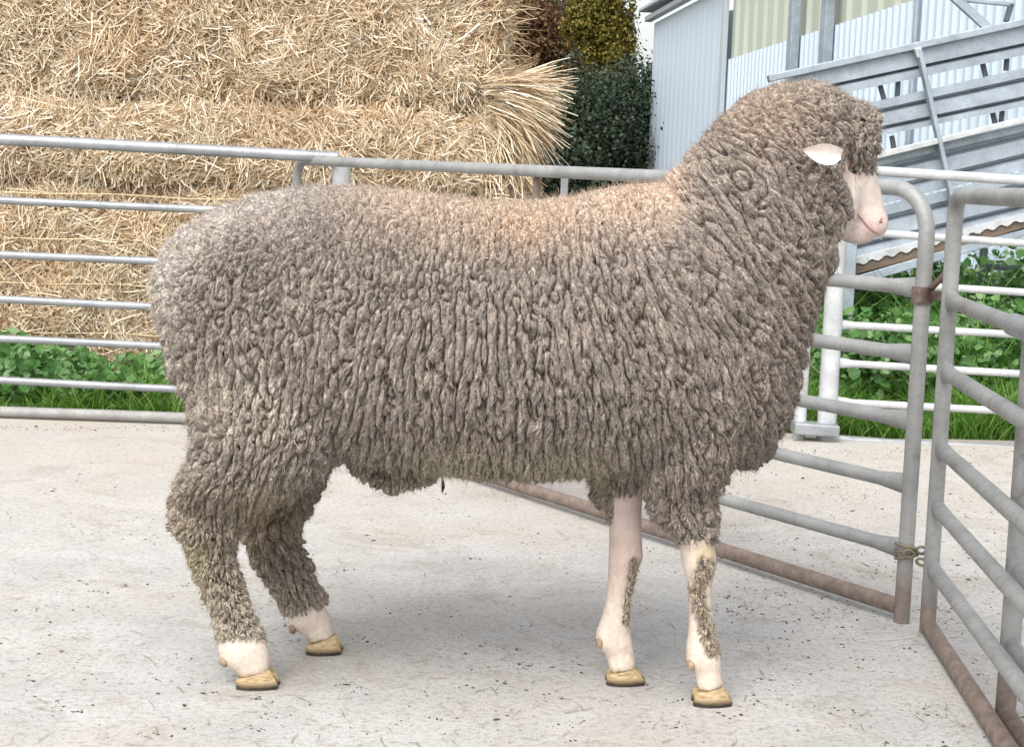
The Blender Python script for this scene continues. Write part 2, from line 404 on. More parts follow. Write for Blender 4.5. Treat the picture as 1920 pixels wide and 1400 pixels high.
tree('evergreen_tree', 'tall dark tree far behind the other trees', (wp(1080, 300, 38)[0], 38, -.03), 5.5,
     [bl(1090, 60, 38, 1.0, 1.4), bl(1010, 100, 38, 1.2, 1.3), bl(1120, 180, 38, 1.1, 1.2), bl(1150, 130, 38, .6, 1.2)], EVERG, 10000, .08)
# small distant posts seen under the top rail
for (px, lab) in ((1060, 'grey post of a far fence seen over the back of the ram'),):
    a = P(px, 300, 12); r = empty('fence_post', (a[0], 12, -.03)); tag(r, lab, 'post')
    MB().bar((a[0], 12, -.03), (a[0], 12, a[2]-.09), .055, .055, up=(0, 1, 0)).build('post', TIMBER if px == 985 else GALV, r, smooth=False, bevel=.004)
    MB().bar((a[0], 12, a[2]-.088), (a[0], 12, a[2]-.07), .066, .066, up=(0, 1, 0)).build('cap', TIMBER if px == 985 else GALV, r, smooth=False, bevel=.004)

# ------------------------------------------------------------------ shed
def m_sheet(name, base, dirt=.2, rough=.45):
    t = NT(name); c = t.co(scale=(1, 1, .35)); n1 = t.noise(c, 3, 6, .65)
    col = t.mix(t.ramp(n1, [(.35, 0), (.75, dirt)]), base, tuple(x*.6 for x in base))
    t.set(Base_Color=col, Roughness=rough, Metallic=.0, Normal=t.bump(t.noise(c, 8, 3), .15, .01)); return t.m
SH_WHITE = m_sheet('pale_blue_steel_sheet', (.58, .675, .78))
SH_LEFT = m_sheet('smooth_pale_steel_sheet', (.58, .67, .77), .05)
SH_SKY = m_sheet('translucent_greenish_sheet', (.50, .54, .45), .3)
TRIM = m_sheet('grey_trim', (.46, .51, .56), .3)
def wx(D): return 3.9 - .095*D
wdir = nrm(np.array([-.095, 1.0, 0])); wn = np.array([-wdir[1], wdir[0], 0.0])   # wn points to the left (towards the yard)
def sheet(name, D0, D1, z0, z1, pitch, depth, mat, parent, off=0, duty=.55):
    L = (D1-D0); n_ = int(L/pitch); xs = []
    for i in range(n_):
        s = D0+i*pitch
        for a, h in ((0, 0), (duty-.12, 0), (duty, 1), (.88, 1)): xs.append((s+a*pitch, h*depth))
    xs.append((D1, 0))
    th = .0015
    top = [np.array([wx(s), s, z]) + wn*(off+h) for z in (z0, z1) for s, h in xs]
    bk = [p - wn*.004 for p in top]
    k = len(xs); F = [(i, i+1, k+i+1, k+i) for i in range(k-1)]
    F2 = [(2*k+i, 3*k+i, 3*k+i+1, 2*k+i+1) for i in range(k-1)]
    mb = MB(); mb.add(top+bk, F+F2); return mb.build(name, mat, parent, smooth=False)
shed = empty('shed', (wx(15), 15, -.03)); tag(shed, 'pale blue corrugated steel shed with a greenish translucent band behind the ramp', 'shed')
sheet('wall_sheet', 7.0, 17.6, -.03, 2.33, .15, .035, SH_WHITE, shed)
sheet('skylight_panel', 7.0, 17.6, 2.28, 3.6, .40, .03, SH_SKY, shed, off=-.02, duty=.8)
sheet('end_sheet', 17.75, 22.15, -.03, 3.14, .30, .005, SH_LEFT, shed, off=.03, duty=.7)
mb = MB(); mb.bar(np.array([wx(17.68), 17.68, -.03])+wn*.05, np.array([wx(17.68), 17.68, 3.6])+wn*.05, .16, .05, up=wn).build('corner_flashing', TRIM, shed, smooth=False, bevel=.006)
mb = MB(); mb.bar(np.array([wx(17.6), 17.6, 3.20])+wn*.10, np.array([wx(22.25), 22.25, 3.20])+wn*.10, .10, .07).build('gutter', TRIM, shed, smooth=False, bevel=.01)
mb = MB(); mb.bar(np.array([wx(17.5), 17.5, 3.30])+wn*.12, np.array([wx(22.3), 22.3, 3.32])+wn*.12, .22, .05).build('roof_edge', TRIM, shed, smooth=False, bevel=.01)
def wallD(px): return 3.9/((px-960)/FPX+.095)
for px, wd in ((1474, .14), (1536, .15)):
    D = wallD(px); a = np.array([wx(D), D, -.03])+wn*.09
    MB().bar(a, a+(0, 0, 3.8), .08, wd, up=wdir).build('wall_post', GREYBLUE, shed, smooth=False, bevel=.006)
D = wallD(1698); a = np.array([wx(D), D, -.03])+wn*.07
MB().tube([a, a+(0, 0, 3.4)], .022, 10).build('downpipe', GREYBLUE, shed)
# gable end and roof so that the shed is a volume from the side
a0 = np.array([wx(22.15), 22.15, 0]); 
mb = MB(); mb.add([a0+(0, 0, -.03), a0+(5, 0, -.03), a0+(5, 0, 4.2), a0+(0, 0, 3.14)], [(0, 1, 2, 3)]); mb.build('back_wall', SH_LEFT, shed, smooth=False)
mb = MB(); r0 = np.array([wx(22), 22.0, 3.42])+wn*.15; r1 = np.array([wx(6.9), 6.9, 3.62+.02])+wn*.15
mb.add([r0, r1, r1+(5.3, 0, 1.1), r0+(5.3, 0, 1.1)], [(0, 1, 2, 3)]); mb.build('roof', TRIM, shed, smooth=False)

# ------------------------------------------------------------------ loading ramp
RY = 7.4
ramp = empty('loading_ramp', tuple(P(1800, 700, RY)*np.array([1, 1, 0]))); tag(ramp, 'galvanised loading ramp sloping up to the right behind the rail fences', 'ramp')
def ln(p0, p1, ext=0):
    a = P(*p0, RY); b = P(*p1, RY); t = b-a
    return a, b + t*ext
def rbar(name, p0, p1, thpx, dep, mat=GREYBLUE, dy=0, ext=.4):
    a, b = ln(p0, p1, ext); a = a+(0, dy, 0); b = b+(0, dy, 0); t = nrm(b-a); up = nrm(np.cross(np.array([0, 1.0, 0]), t))*-1
    return MB().bar(a, b, dep, thpx*RY/FPX, up=up if up[2] > 0 else -up).build(name, mat, ramp, smooth=False, bevel=.004)
rbar('top_rail', (1440, 148), (1920, 42), 13, .06)
def rsheet(name, e0, e1, ribs, mat=GREYBLUE):
    """sheet between top line e0 and bottom line e1 given at x=1500 and x=1920 (py); ribs: fractions where the profile steps"""
    xs = np.linspace(1480, 2080, 5); prof = [(0, .0)]
    for f, w_, d_ in ribs: prof += [(f-w_, prof[-1][1]), (f, prof[-1][1]+d_)]
    prof.append((1, prof[-1][1]))
    V = []
    for f, dy in prof:
        for x in xs:
            u = (x-1500)/420; yt = e0[0]+(e0[1]-e0[0])*u; yb = e1[0]+(e1[1]-e1[0])*u
            V.append(P(x, yt+(yb-yt)*f, RY) + np.array([0, dy, 0]))
    k = len(xs); nV = len(V)
    V2 = [v+np.array([0, .012, 0]) for v in V]
    F = [(j*k+i, (j+1)*k+i, (j+1)*k+i+1, j*k+i+1) for j in range(len(prof)-1) for i in range(k-1)]
    F2 = [tuple(nV+q for q in reversed(f)) for f in F]
    mb = MB(); mb.add(V+V2, F+F2); mb.build(name, mat, ramp, smooth=False)
rsheet('side_sheet', (139, 48), (192, 104), [(.60, .01, .045), (.74, .12, -.045)])
rsheet('side_sheet', (222, 128), (286, 200), [(.25, .01, .04), (.40, .1, -.04), (.74, .01, .045), (.86, .08, -.045)])
rsheet('side_sheet', (330, 232), (420, 318), [(.18, .01, .045), (.34, .08, -.045), (.66, .01, .04), (.80, .08, -.04)])
rsheet('side_sheet', (424, 322), (520, 420), [(.2, .01, .05), (.34, .06, -.05), (.62, .01, .045), (.75, .08, -.045)])
rbar('mid_rail', (1500, 327), (1920, 224), 11, .06, WHITEPIPE, -.03)
for p0, p1 in (((1650, 160), (1660, 195)), ((1684, 152), (1682, 190)), ((1842, 118), (1849, 147)), ((1888, 104), (1886, 133)),
               ((1672, 255), (1676, 278)), ((1861, 212), (1866, 232)), ((1879, 208), (1877, 230))):
    a = P(*p0, RY+.05); b = P(*p1, RY+.05); MB().bar(a, b, .02, .018, up=(0, 1, 0)).build('stub', DARKSTEEL, ramp, smooth=False)
a = P(1722, 92, RY-.04); b = P(1774, 330, RY-.04); c = P(1800, 440, RY-.04)
MB().bar(a, c, .02, .05, up=(0, 1, 0)).build('slanting_post', GREYBLUE, ramp, smooth=False, bevel=.003)
MB().bar(P(1720, 90, RY-.045), P(1725, 108, RY-.045), .03, .036, up=(0, 1, 0)).build('bracket', WHITEPIPE, ramp, smooth=False, bevel=.004)
# corrugated floor lip, timber and beam under
def lip():
    V = []; N_ = 90
    for i in range(N_+1):
        x = 1560+ (2080-1560)*i/N_; yb = 498 - (x-1600)*.265
        for k_, dy in ((0, .0), (1, .0)):
            p = P(x, yb-12, RY-.06) if k_ == 0 else P(x, yb + 3.2*math.sin(i*1.35), RY-.06)
            V.append(p)
    for i in range(N_+1): V.append(V[2*i] + np.array([0, .9, 0.03])); V.append(V[2*i+1] + np.array([0, .02, 0]))
    n0 = 2*(N_+1)
    F = [(2*i, 2*i+1, 2*i+3, 2*i+2) for i in range(N_)] + [(2*i, 2*i+2, n0+2*i+2, n0+2*i) for i in range(N_)]
    mb = MB(); mb.add(V, F); mb.build('floor_sheet', WHITEPIPE, ramp, smooth=False)
lip()
rbar('floor_timber', (1570, 509), (1920, 417), 24, .10, TIMBER, .0)
rbar('floor_beam', (1560, 537), (1920, 432), 17, .08, GREYBLUE, -.01)
for px, py0, ww in ((1592, 455, 26), (1990, 400, 30)):
    a = P(px, py0, RY-.09); g = a.copy(); g[2] = -.03
    MB().bar(a, g, ww*RY/FPX, .06, up=(0, 1, 0)).build('leg', GREYBLUE, ramp, smooth=False, bevel=.004)
rbar('brace', (1790, -8), (1856, 52), 16, .03, GREYBLUE, .03, 0)
rbar('brace', (1806, -2), (1905, 8), 8, .03, GREYBLUE, .03, 0)
rbar('brace', (1900, 6), (1890, 40), 9, .03, DARKSTEEL, .03, 0)
# dark steel frame under the ramp
fr = empty('steel_frame', tuple(P(1845, 640, 8.6)*np.array([1, 1, 0]))); tag(fr, 'dark steel frame half hidden in the weeds under the ramp', 'frame')
a = P(1845, 465, 8.6); b = a.copy(); b[2] = 0
MB().bar(a, b, .035, .035, up=(0, 1, 0)).build('upright', DARKSTEEL, fr, smooth=False)
MB().bar(P(1852, 500, 8.6), P(1990, 506, 8.6), .03, .03, up=(0, 1, 0)).build('crossbar', DARKSTEEL, fr, smooth=False)
MB().bar(P(1762, 520, 8.55), P(1842, 541, 8.55), .03, .035, up=(0, 1, 0)).build('crossbar', DARKSTEEL, fr, smooth=False)

# ------------------------------------------------------------------ fences
def lerp(a, b, t): return np.array(a)*(1-t)+np.array(b)*t
# left far fence
LY = 5.95
f = empty('rail_fence', tuple(P(300, 790, LY)*np.array([1, 1, 0]))); tag(f, 'low galvanised seven rail fence in front of the straw stack on the left', 'fence')
for i, (y0, y1, xr) in enumerate([(262, 281.5, 350), (375, 391, 370), (478, 490, 290), (560, 575, 285), (635, 651, 320), (712, 730, 340), (787, 797, 350)]):
    s = (y1-y0)/xr; s = .053 if i == 0 else .5*s+.5*.046
    r_ = .0215 if i == 0 else (.02 if i == 6 else .0145)
    a = P(-200, y0-200*s, LY); b = P(634, y0+634*s, LY)
    if i == 6: a[2] = b[2] = .024
    MB().tube([a, lerp(a, b, .5)+(0, 0, .002*(-1)**i), b], r_, 12).build('rail', GALV if i < 6 else DULL, f)
for px, h in ((640, 312), (-140, 250)):
    a = P(px, h, LY+.035); b = a.copy(); b[2] = 0
    MB().tube([a, b], .034, 14).build('post', WHITEPIPE if px > 0 else GALV, f)
# white far fence on the right
WY = 6.13
f = empty('rail_fence', tuple(P(1700, 840, WY)*np.array([1, 1, 0]))); tag(f, 'white painted seven rail fence behind the gate panels on the right', 'fence')
for i, (y0, y1) in enumerate([(318, 337), (434, 455), (528, 547), (610, 627), (682, 700), (755, 771), (826, 840)]):
    s = (y1-y0)/300.0; a = P(1562, y0-38*s, WY); b = P(2080, y0+480*s, WY); q = lerp(a, b, .07)
    r_ = .019 if i == 0 else .0145
    MB().tube([a, lerp(a, b, .035), q, b], r_, 12, flat=[1.5, 1.35, 1, 1]).build('rail', WHITEPIPE if i < 6 else GALV, f)
for px0, px1, pt, pb, r_ in ((1566, 1546, 300, 846, .037), (1515, 1496, 380, 843, .024)):
    a = P(px0+8 if r_ > .03 else px0, pt, WY); g = P(px1+1, pb, WY)
    b = np.array([g[0], WY, 0.0]); a = np.array([b[0], WY, a[2]])
    MB().tube([a, b], r_, 16).build('post', WHITEPIPE, f)
a = P(1486, 800, WY-.03); b = P(1570, 806, WY-.03)
MB().bar(a, b, .10, .045).build('bracket', GALV, f, smooth=False, bevel=.006)
a = P(2080, 330, WY); g = G(2070, 850)
MB().tube([a, (a[0], WY, 0)], .037, 16).build('post', WHITEPIPE, f)

# portable panels
def panel(name, label, N0, N1, zs, ztop, rad,  post_r, corner0=.09, corner1=.09, mids=(), zend=None, tint=GALV_OLD, low=RUST, postextra=.0, group='portable yard panels'):
    N0 = np.array(N0); N1 = np.array(N1); N0[2] = N1[2] = 0
    root = empty(name, tuple(lerp(N0, N1, .5))); tag(root, label, 'gate', group)
    zend = ztop if zend is None else zend
    t = nrm(N1-N0); L = np.linalg.norm(N1-N0); up = np.array([0, 0, 1.0])
    def zt(c): return ztop + (zend-ztop)*c
    pts = [N0.copy(), N0+up*(ztop-corner0)]
    for k in range(1, 8):
        th = math.pi/2*k/7; pts.append(N0 + t*corner0*(1-math.cos(th)) + up*(ztop-corner0+corner0*math.sin(th)))
    for k in range(1, 12): pts.append(N0 + t*(corner0+(L-corner0-corner1)*k/12) + up*zt(k/12))
    for k in range(0, 8):
        th = math.pi/2*k/7; pts.append(N1 - t*corner1*(1-math.sin(th)) + up*(zend-corner1+corner1*math.cos(th)))
    pts.append(N1.copy())
    side = np.cross(t, up)
    mb = MB(); mb.tube(pts, [post_r]*len(pts), 14, up=side)
    mb.build('bent_frame', tint, root)
    for i, z in enumerate(zs):
        last = i == len(zs)-1
        a = N0+t*post_r*.6+up*z; b = N1-t*post_r*.6+up*z; m_ = .08
        MB().tube([a, a+t*.02, a+t*m_, lerp(a, b, .5), b-t*m_, b-t*.02, b], rad*(1.1 if last else 1), 12,
                  flat=[1.5, 1.4, 1, 1, 1, 1.4, 1.5] if not last else [1.1]*7).build('rail', low if last else tint, root)
    for q in mids:
        c_ = lerp(N0, N1, q)+side*(rad+.006)
        MB().tube([c_+up*.02, c_+up*(zt(q)-.01)], .012, 12).build('stay', low, root)
    return root, t
nA = G(1690, 1166); mA = G(870, 898); dA = nrm(mA-nA)
# far end where the pixel column is 545
best = min(np.linspace(1.8, 4.5, 500), key=lambda s: abs(proj(nA+dA*s)[0]-548))
fA = nA+dA*best
zsA = [P(1700, y, nA[1])[2] for y in (540, 665, 790, 908, 1030, 1138)]
ztA = P(1700, 352, nA[1])[2]
qs = min(np.linspace(.2, .9, 300), key=lambda q: abs(proj(lerp(nA, fA, q)+(0, 0, .5))[0]-984))
rootA, tA = panel('portable_gate', 'galvanised panel with a rusty bottom rail running behind the ram', nA, fA, zsA, ztA, .0162, .0178, .10, .07, mids=(qs,), zend=P(560, 300.5, fA[1])[2])
nB = G(1738, 1186); mB = G(1873, 1400); dB = nrm(mB-nB); fB = nB + dB*2.4
zsB = [P(1745, y, nB[1])[2] for y in (562, 695, 838, 948, 1062)] + [.02]
ztB = P(1765, 366, nB[1])[2]
rootB, tB = panel('portable_gate', 'galvanised panel coming towards the camera at the right edge, its bottom rail rusty', nB, fB, zsB, ztB, .0162, .017, .05, .07)
nC = G(1884, 1346); fC = nC + dB*2.2
rootC, tC = panel('portable_gate', 'outermost panel whose upright stands at the right edge of the photo behind the nearer panel', nC, fC, [z-.012 for z in zsB], ztB-.02, .0175, .0185, .05, .07)
# sleeve on the second rail of B
q = nB + dB*.60
MB().tube([q+(0, 0, zsB[0]), q+dB*.2+(0, 0, zsB[0])], .0205, 14).build('sleeve', GALV, rootB)
# rusty latch and chain
def links(name, label, pts, r, rr, mat):
    root = empty(name, tuple(pts[0][0])); tag(root, label, 'chain')
    for c_, ax, e in pts:
        ax = nrm(np.array(ax, float)); u = nrm(np.cross(ax, [.3, .2, 1])); v = np.cross(ax, u)
        ring = [np.array(c_) + (u*math.cos(a)*e[0] + v*math.sin(a)*e[1]) for a in np.linspace(0, 2*math.pi, 19)]
        MB().tube(ring, rr, 8, up=tuple(ax)).build('link', mat, root)
    return root
def on(px, py, dy=0): p = P(px, py, nA[1]+dy); return p
L = empty('gate_latch', tuple(on(1722, 545))); tag(L, 'rusty steel latch joining the two panels', 'latch')
pA = np.array([nA[0], nA[1], on(1710, 552)[2]])
MB().tube([pA-(0, 0, .018), pA+(0, 0, .018)], .0245, 16).build('collar', LATCHM, L)
MB().bar(pA+(.015, -.015, .0), np.array([nB[0], nB[1]-.02, pA[2]+.004]), .012, .022).build('tongue', LATCHM, L, smooth=False, bevel=.002)
MB().tube([pA+(.012, -.02, .015), pA+(.03, -.03, .04), pA+(.04, -.02, .05), pA+(.042, 0, .03)], .007, 8).build('hook', LATCHM, L)
pc = np.array([nA[0], nA[1], on(1700, 1033)[2]])
links('chain', 'short chain wrapped low round the end upright of the middle panel',
      [(pc, (0, .1, 1), (.024, .024)), (pc+(0, 0, .012), (.25, .1, 1), (.025, .024)), (pc+(.002, 0, -.012), (-.2, .2, 1), (.024, .025)),
       (pc+(.03, -.02, .008), (0, 1, .4), (.012, .009)), (pc+(.045, -.03, .002), (.4, .3, 1), (.013, .009)), (pc+(.0, -.025, .0), (0, 1, .2), (.011, .009)),
       (pc+(.033, -.015, -.02), (.2, 1, .3), (.012, .008))], .02, .0032, m_galv('chain_steel', (.22, .19, .13), rust=.3, metal=.3, rough=.6))

# ------------------------------------------------------------------ litter on the yard
def litter():
    V = []; F = []; b = 0
    ico = np.array([[0, 0, 1], [.9, 0, .3], [.28, .85, .3], [-.72, .53, .3], [-.72, -.53, .3], [.28, -.85, .3], [0, 0, -.3]])
    fc = [(0, 1, 2), (0, 2, 3), (0, 3, 4), (0, 4, 5), (0, 5, 1), (6, 2, 1), (6, 3, 2), (6, 4, 3), (6, 5, 4), (6, 1, 5)]
    pos = []
    for i in range(1000):
        px = random.uniform(-40, 1960); py = random.uniform(810, 1400)
        if random.random() < .4: px = random.uniform(1350, 1930); py = random.uniform(860, 1180)
        k = 1 if random.random() < .55 else random.randint(3, 14)
        sx = random.uniform(8, 34)
        for j in range(k): pos.append((px+random.gauss(0, sx if k > 1 else 1), py+random.gauss(0, sx*.22 if k > 1 else 1), k))
    for i in range(420): pos.append((random.uniform(1440, 1930), random.gauss(848, 4), 2)); pos.append((random.uniform(-30, 420), random.gauss(803, 3), 2))
    for px, py, k in pos:
        g = G(px, py); s = random.choice([.0010, .0012, .0016, .002, .0026, .0036]) * random.uniform(.5, 1.15) * (.75 if k > 1 else 1)
        if random.random() < .06: s *= 1.7
        th = random.uniform(0, 6.28); e = random.uniform(1, 2.6); c_, s_ = math.cos(th), math.sin(th)
        q = ico*np.array([e, 1, .45])*s*(1+rng.normal(0, .18, (7, 1)))
        q = np.stack([q[:, 0]*c_-q[:, 1]*s_, q[:, 0]*s_+q[:, 1]*c_, q[:, 2]], 1)+np.array([g[0], g[1], s*.2])
        V.append(q); F += [(b+a, b+c, b+d) for a, c, d in fc]; b += 7
    tag(npmesh('droppings', np.concatenate(V), np.array(F), DUNG, smooth=True), 'dark crumbs of dry dung scattered over the concrete', 'droppings', kind='stuff')
    N_ = 1500; px = rng.uniform(-40, 1960, N_); py = rng.uniform(805, 1400, N_)
    k = rng.random(N_) < .3; px[k] = rng.uniform(1350, 1930, k.sum()); py[k] = rng.uniform(850, 1150, k.sum())
    p = np.array([G(a, c) for a, c in zip(px, py)]); p[:, 2] = .003
    th = rng.normal(0, .9, N_); d = np.stack([np.cos(th), np.sin(th), np.zeros(N_)], 1)
    L_ = rng.uniform(.01, .045, N_); bd = rng.normal(0, .3, (N_, 3))*L_[:, None]; bd[:, 2] = 0
    V, F = ribbons(p, d, nrm(np.cross(d, (0, 0, 1.0))), L_, rng.uniform(.0008, .0022, N_), bd)
    MUD = m_plain('dirty_straw', (.10, .08, .055), (.34, .28, .19), 25, .9)
    tag(npmesh('straw_litter', V, F, MUD, smooth=False), 'short bits of dirty straw lying on the concrete', 'straw', kind='stuff')
litter()
LIME = m_plain('lime_scuff', (.46, .46, .45), (.62, .62, .61), 40, .9)
mb = MB()
for pts in ([(1602, 1182), (1598, 1192), (1606, 1200), (1640, 1199), (1690, 1196), (1718, 1192)], [(1606, 1181), (1640, 1184), (1680, 1182)], [(1668, 1213), (1690, 1206), (1722, 1204)], [(1760, 1196), (1800, 1190), (1830, 1200)], [(1790, 1180), (1830, 1176)]):
    g_ = [G(*q_, .004) for q_ in pts]
    for a_, b_ in zip(g_[:-1], g_[1:]):
        t_ = nrm(b_-a_); n_ = np.array([-t_[1], t_[0], 0])*.0014; mb.add([a_-n_, b_-n_, b_+n_, a_+n_], [(0, 1, 2, 3)])
tag(mb.build('scuff_marks', LIME, smooth=False), 'white lime scuff lines on the concrete by the gate corner', 'marks', kind='stuff')
#RAM#
# ------------------------------------------------------------------ the ram
gNF = G(1340, 1318); gNH = G(485, 1286); gOF = G(1172, 1279); gOH = G(606, 1222)
YC = (gNF[1]+gOF[1])/2 + .02
yNF, yNH, yOF, yOH = gNF[1], gNH[1], gOF[1], gOH[1]
ram = empty('ram', (P(800, 900, YC)[0], YC, 0))
tag(ram, 'woolly grey brown merino ram standing side on with its face turned to the right', 'sheep')
def loft(mb, secs, n=28, ex=.9):
    """secs: (ax,ay, bx,by, halfwidth, Y) in photo measure at distance Y -> closed ellipse-section body"""
    V = []
    for (ax, ay, bx, by, wd, Y_) in secs:
        a = P(ax, ay, Y_); b = P(bx, by, Y_); c = (a+b)/2; u = (a-b)/2; v = np.array([0, wd, 0])
        for j in range(n):
            th = 2*math.pi*j/n; ct, st = math.cos(th), math.sin(th)
            V.append(c + u*math.copysign(abs(ct)**ex, ct) + v*math.copysign(abs(st)**ex, st))
    k = len(secs); F = [(i*n+j, i*n+(j+1) % n, (i+1)*n+(j+1) % n, (i+1)*n+j) for i in range(k-1) for j in range(n)]
    F += [tuple(range(n-1, -1, -1)), tuple((k-1)*n+j for j in range(n))]
    mb.add(V, F)
def ball(mb, px, py, rx, ry, wd, Y_, rot=0):
    s = []
    for i in range(1, 14):
        t = -1+2*i/14; r = math.sqrt(1-t*t)
        cx, cy = px + rx*t*math.cos(rot), py + rx*t*math.sin(rot)
        s.append((cx + ry*r*math.sin(rot), cy - ry*r*math.cos(rot), cx - ry*r*math.sin(rot), cy + ry*r*math.cos(rot), wd*r, Y_))
    loft(mb, s)
body = MB(); I = 8   # I: fleece thickness taken off the outline, in photo pixels
loft(body, [(x, t+I, x, b-I, w_, YC) for x, t, b, w_ in [
    (301, 500, 560, .06), (318, 452, 640, .13), (360, 412, 730, .185), (420, 380, 800, .215), (500, 354, 850, .235), (600, 342, 866, .25),
    (700, 345, 872, .27), (800, 356, 884, .285), (900, 371, 895, .29), (1000, 373, 899, .285), (1080, 361, 895, .275),
    (1160, 344, 893, .26), (1240, 338, 884, .245), (1320, 370, 880, .215), (1400, 430, 868, .18), (1450, 520, 835, .14), (1482, 640, 770, .08)]])
# haunch and shoulder fullness
ball(body, 450, 600, 150, 190, .10, YC-.13)
ball(body, 1290, 640, 150, 210, .09, YC-.13)
ball(body, 450, 600, 150, 190, .10, YC+.13)
ball(body, 1290, 640, 150, 210, .09, YC+.13)
# neck
loft(body, [(1190, 420, 1440, 850, .19, YC), (1215, 372, 1482, 760, .195, YC), (1262, 325, 1508, 650, .18, YC), (1304, 276, 1532, 560, .165, YC),
            (1352, 222, 1556, 490, .148, YC), (1405, 178, 1574, 440, .135, YC), (1458, 160, 1585, 400, .125, YC), (1510, 156, 1590, 370, .115, YC+.01)])
ball(body, 1395, 820, 58, 55, .09, YC)
# head wool
ball(body, 1518, 245, 92, 90, .115, YC)
ball(body, 1606, 258, 42, 66, .085, YC-.01, .1)
ball(body, 1555, 370, 58, 80, .095, YC+.0, 0)
ball(body, 1500, 470, 70, 60, .11, YC)
# face
FY = YC
loft(body, [(1545, 290, 1628, 285, .06, FY), (1562, 320, 1638, 315, .062, FY), (1578, 345, 1646, 343, .056, FY), (1586, 370, 1652, 368, .048, FY),
            (1592, 392, 1657, 391, .043, FY), (1594, 412, 1664, 408, .045, FY), (1597, 427, 1664, 428, .042, FY), (1608, 439, 1656, 443, .031, FY)], 24)
loft(body, [(1560, 395, 1585, 350, .045, FY), (1566, 430, 1600, 385, .042, FY), (1580, 452, 1620, 410, .036, FY), (1600, 459, 1634, 425, .030, FY), (1618, 458, 1640, 436, .024, FY), (1628, 454, 1642, 444, .016, FY)], 20)
# legs : near fore
loft(body, [(1215, 760, 1400, 760, .09, YC-.10), (1200, 860, 1380, 860, .08, YC-.09), (1205, 930, 1344, 930, .066, yNF+.02), (1228, 975, 1342, 975, .054, yNF+.01),
            (1262, 1000, 1340, 1002, .042, yNF), (1275, 1025, 1341, 1025, .036, yNF), (1277, 1052, 1345, 1052, .037, yNF), (1286, 1085, 1336, 1085, .027, yNF),
            (1292, 1130, 1335, 1130, .023, yNF), (1290, 1180, 1340, 1180, .025, yNF), (1286, 1215, 1348, 1213, .030, yNF), (1286, 1238, 1352, 1232, .032, yNF),
            (1302, 1258, 1353, 1252, .026, yNF), (1305, 1276, 1355, 1270, .028, yNF), (1306, 1292, 1358, 1284, .028, yNF)])
# off fore
loft(body, [(1120, 780, 1260, 780, .08, YC+.10), (1112, 880, 1225, 880, .07, yOF-.02), (1124, 925, 1205, 925, .045, yOF), (1141, 965, 1203, 965, .036, yOF),
            (1142, 1010, 1204, 1010, .035, yOF), (1141, 1045, 1206, 1045, .037, yOF), (1140, 1080, 1193, 1080, .027, yOF), (1137, 1120, 1183, 1120, .023, yOF), (1126, 1160, 1180, 1158, .025, yOF),
            (1115, 1188, 1182, 1183, .030, yOF), (1119, 1208, 1186, 1200, .031, yOF), (1136, 1226, 1189, 1219, .026, yOF), (1140, 1244, 1192, 1238, .028, yOF), (1141, 1257, 1194, 1250, .028, yOF)])
ball(body, 1135, 905, 34, 48, .04, yOF+.05)
# near hind
loft(body, [(340, 600, 640, 640, .11, YC-.115), (350, 700, 646, 740, .12, YC-.115), (358, 790, 648, 815, .125, YC-.11), (358, 850, 625, 872, .115, YC-.10), (336, 895, 565, 920, .10, YC-.09),
            (322, 935, 505, 955, .078, yNH+.03), (320, 970, 464, 984, .060, yNH+.01), (324, 990, 458, 998, .056, yNH), (346, 1010, 440, 1014, .040, yNH), (358, 1060, 442, 1052, .034, yNH), (379, 1110, 456, 1100, .031, yNH),
            (400, 1160, 473, 1148, .029, yNH), (408, 1195, 488, 1180, .030, yNH), (409, 1218, 497, 1196, .033, yNH), (416, 1240, 504, 1214, .032, yNH), (436, 1252, 508, 1232, .027, yNH), (448, 1260, 508, 1246, .027, yNH), (450, 1268, 510, 1254, .027, yNH)])
# off hind
loft(body, [(480, 720, 650, 760, .10, YC+.12), (520, 850, 625, 860, .08, yOH-.02), (500, 915, 604, 915, .065, yOH), (470, 965, 585, 955, .055, yOH), (452, 1000, 560, 990, .045, yOH),
            (470, 1040, 568, 1024, .038, yOH), (494, 1085, 586, 1066, .034, yOH), (520, 1125, 602, 1108, .031, yOH), (536, 1152, 612, 1136, .030, yOH), (543, 1172, 618, 1150, .032, yOH),
            (560, 1184, 624, 1168, .026, yOH), (577, 1192, 626, 1182, .026, yOH), (579, 1203, 628, 1192, .026, yOH)])
# belly wool bag
loft(body, [(652, 850, 652, 874, .03, YC+.02), (690, 850, 690, 900, .05, YC+.02), (735, 850, 735, 918, .055, YC+.02), (785, 855, 785, 910, .05, YC+.02), (822, 870, 822, 896, .025, YC+.02)])
tmp = body.build('tmp', None, None, smooth=False)
m = tmp.modifiers.new('r', 'REMESH'); m.mode = 'VOXEL'; m.voxel_size = .0062
m = tmp.modifiers.new('s', 'SMOOTH'); m.factor = .6; m.iterations = 7
dg = bpy.context.evaluated_depsgraph_get(); me = bpy.data.meshes.new_from_object(tmp.evaluated_get(dg))
bpy.data.objects.remove(tmp)
nv = len(me.vertices); V = np.empty(nv*3); me.vertices.foreach_get('co', V); V = V.reshape(-1, 3)
N = np.empty(nv*3); me.vertex_normals.foreach_get('vector', N); N = N.reshape(-1, 3)
me.calc_loop_triangles(); nt_ = len(me.loop_triangles); T = np.empty(nt_*3, np.int32); me.loop_triangles.foreach_get('vertices', T); T = T.reshape(-1, 3)

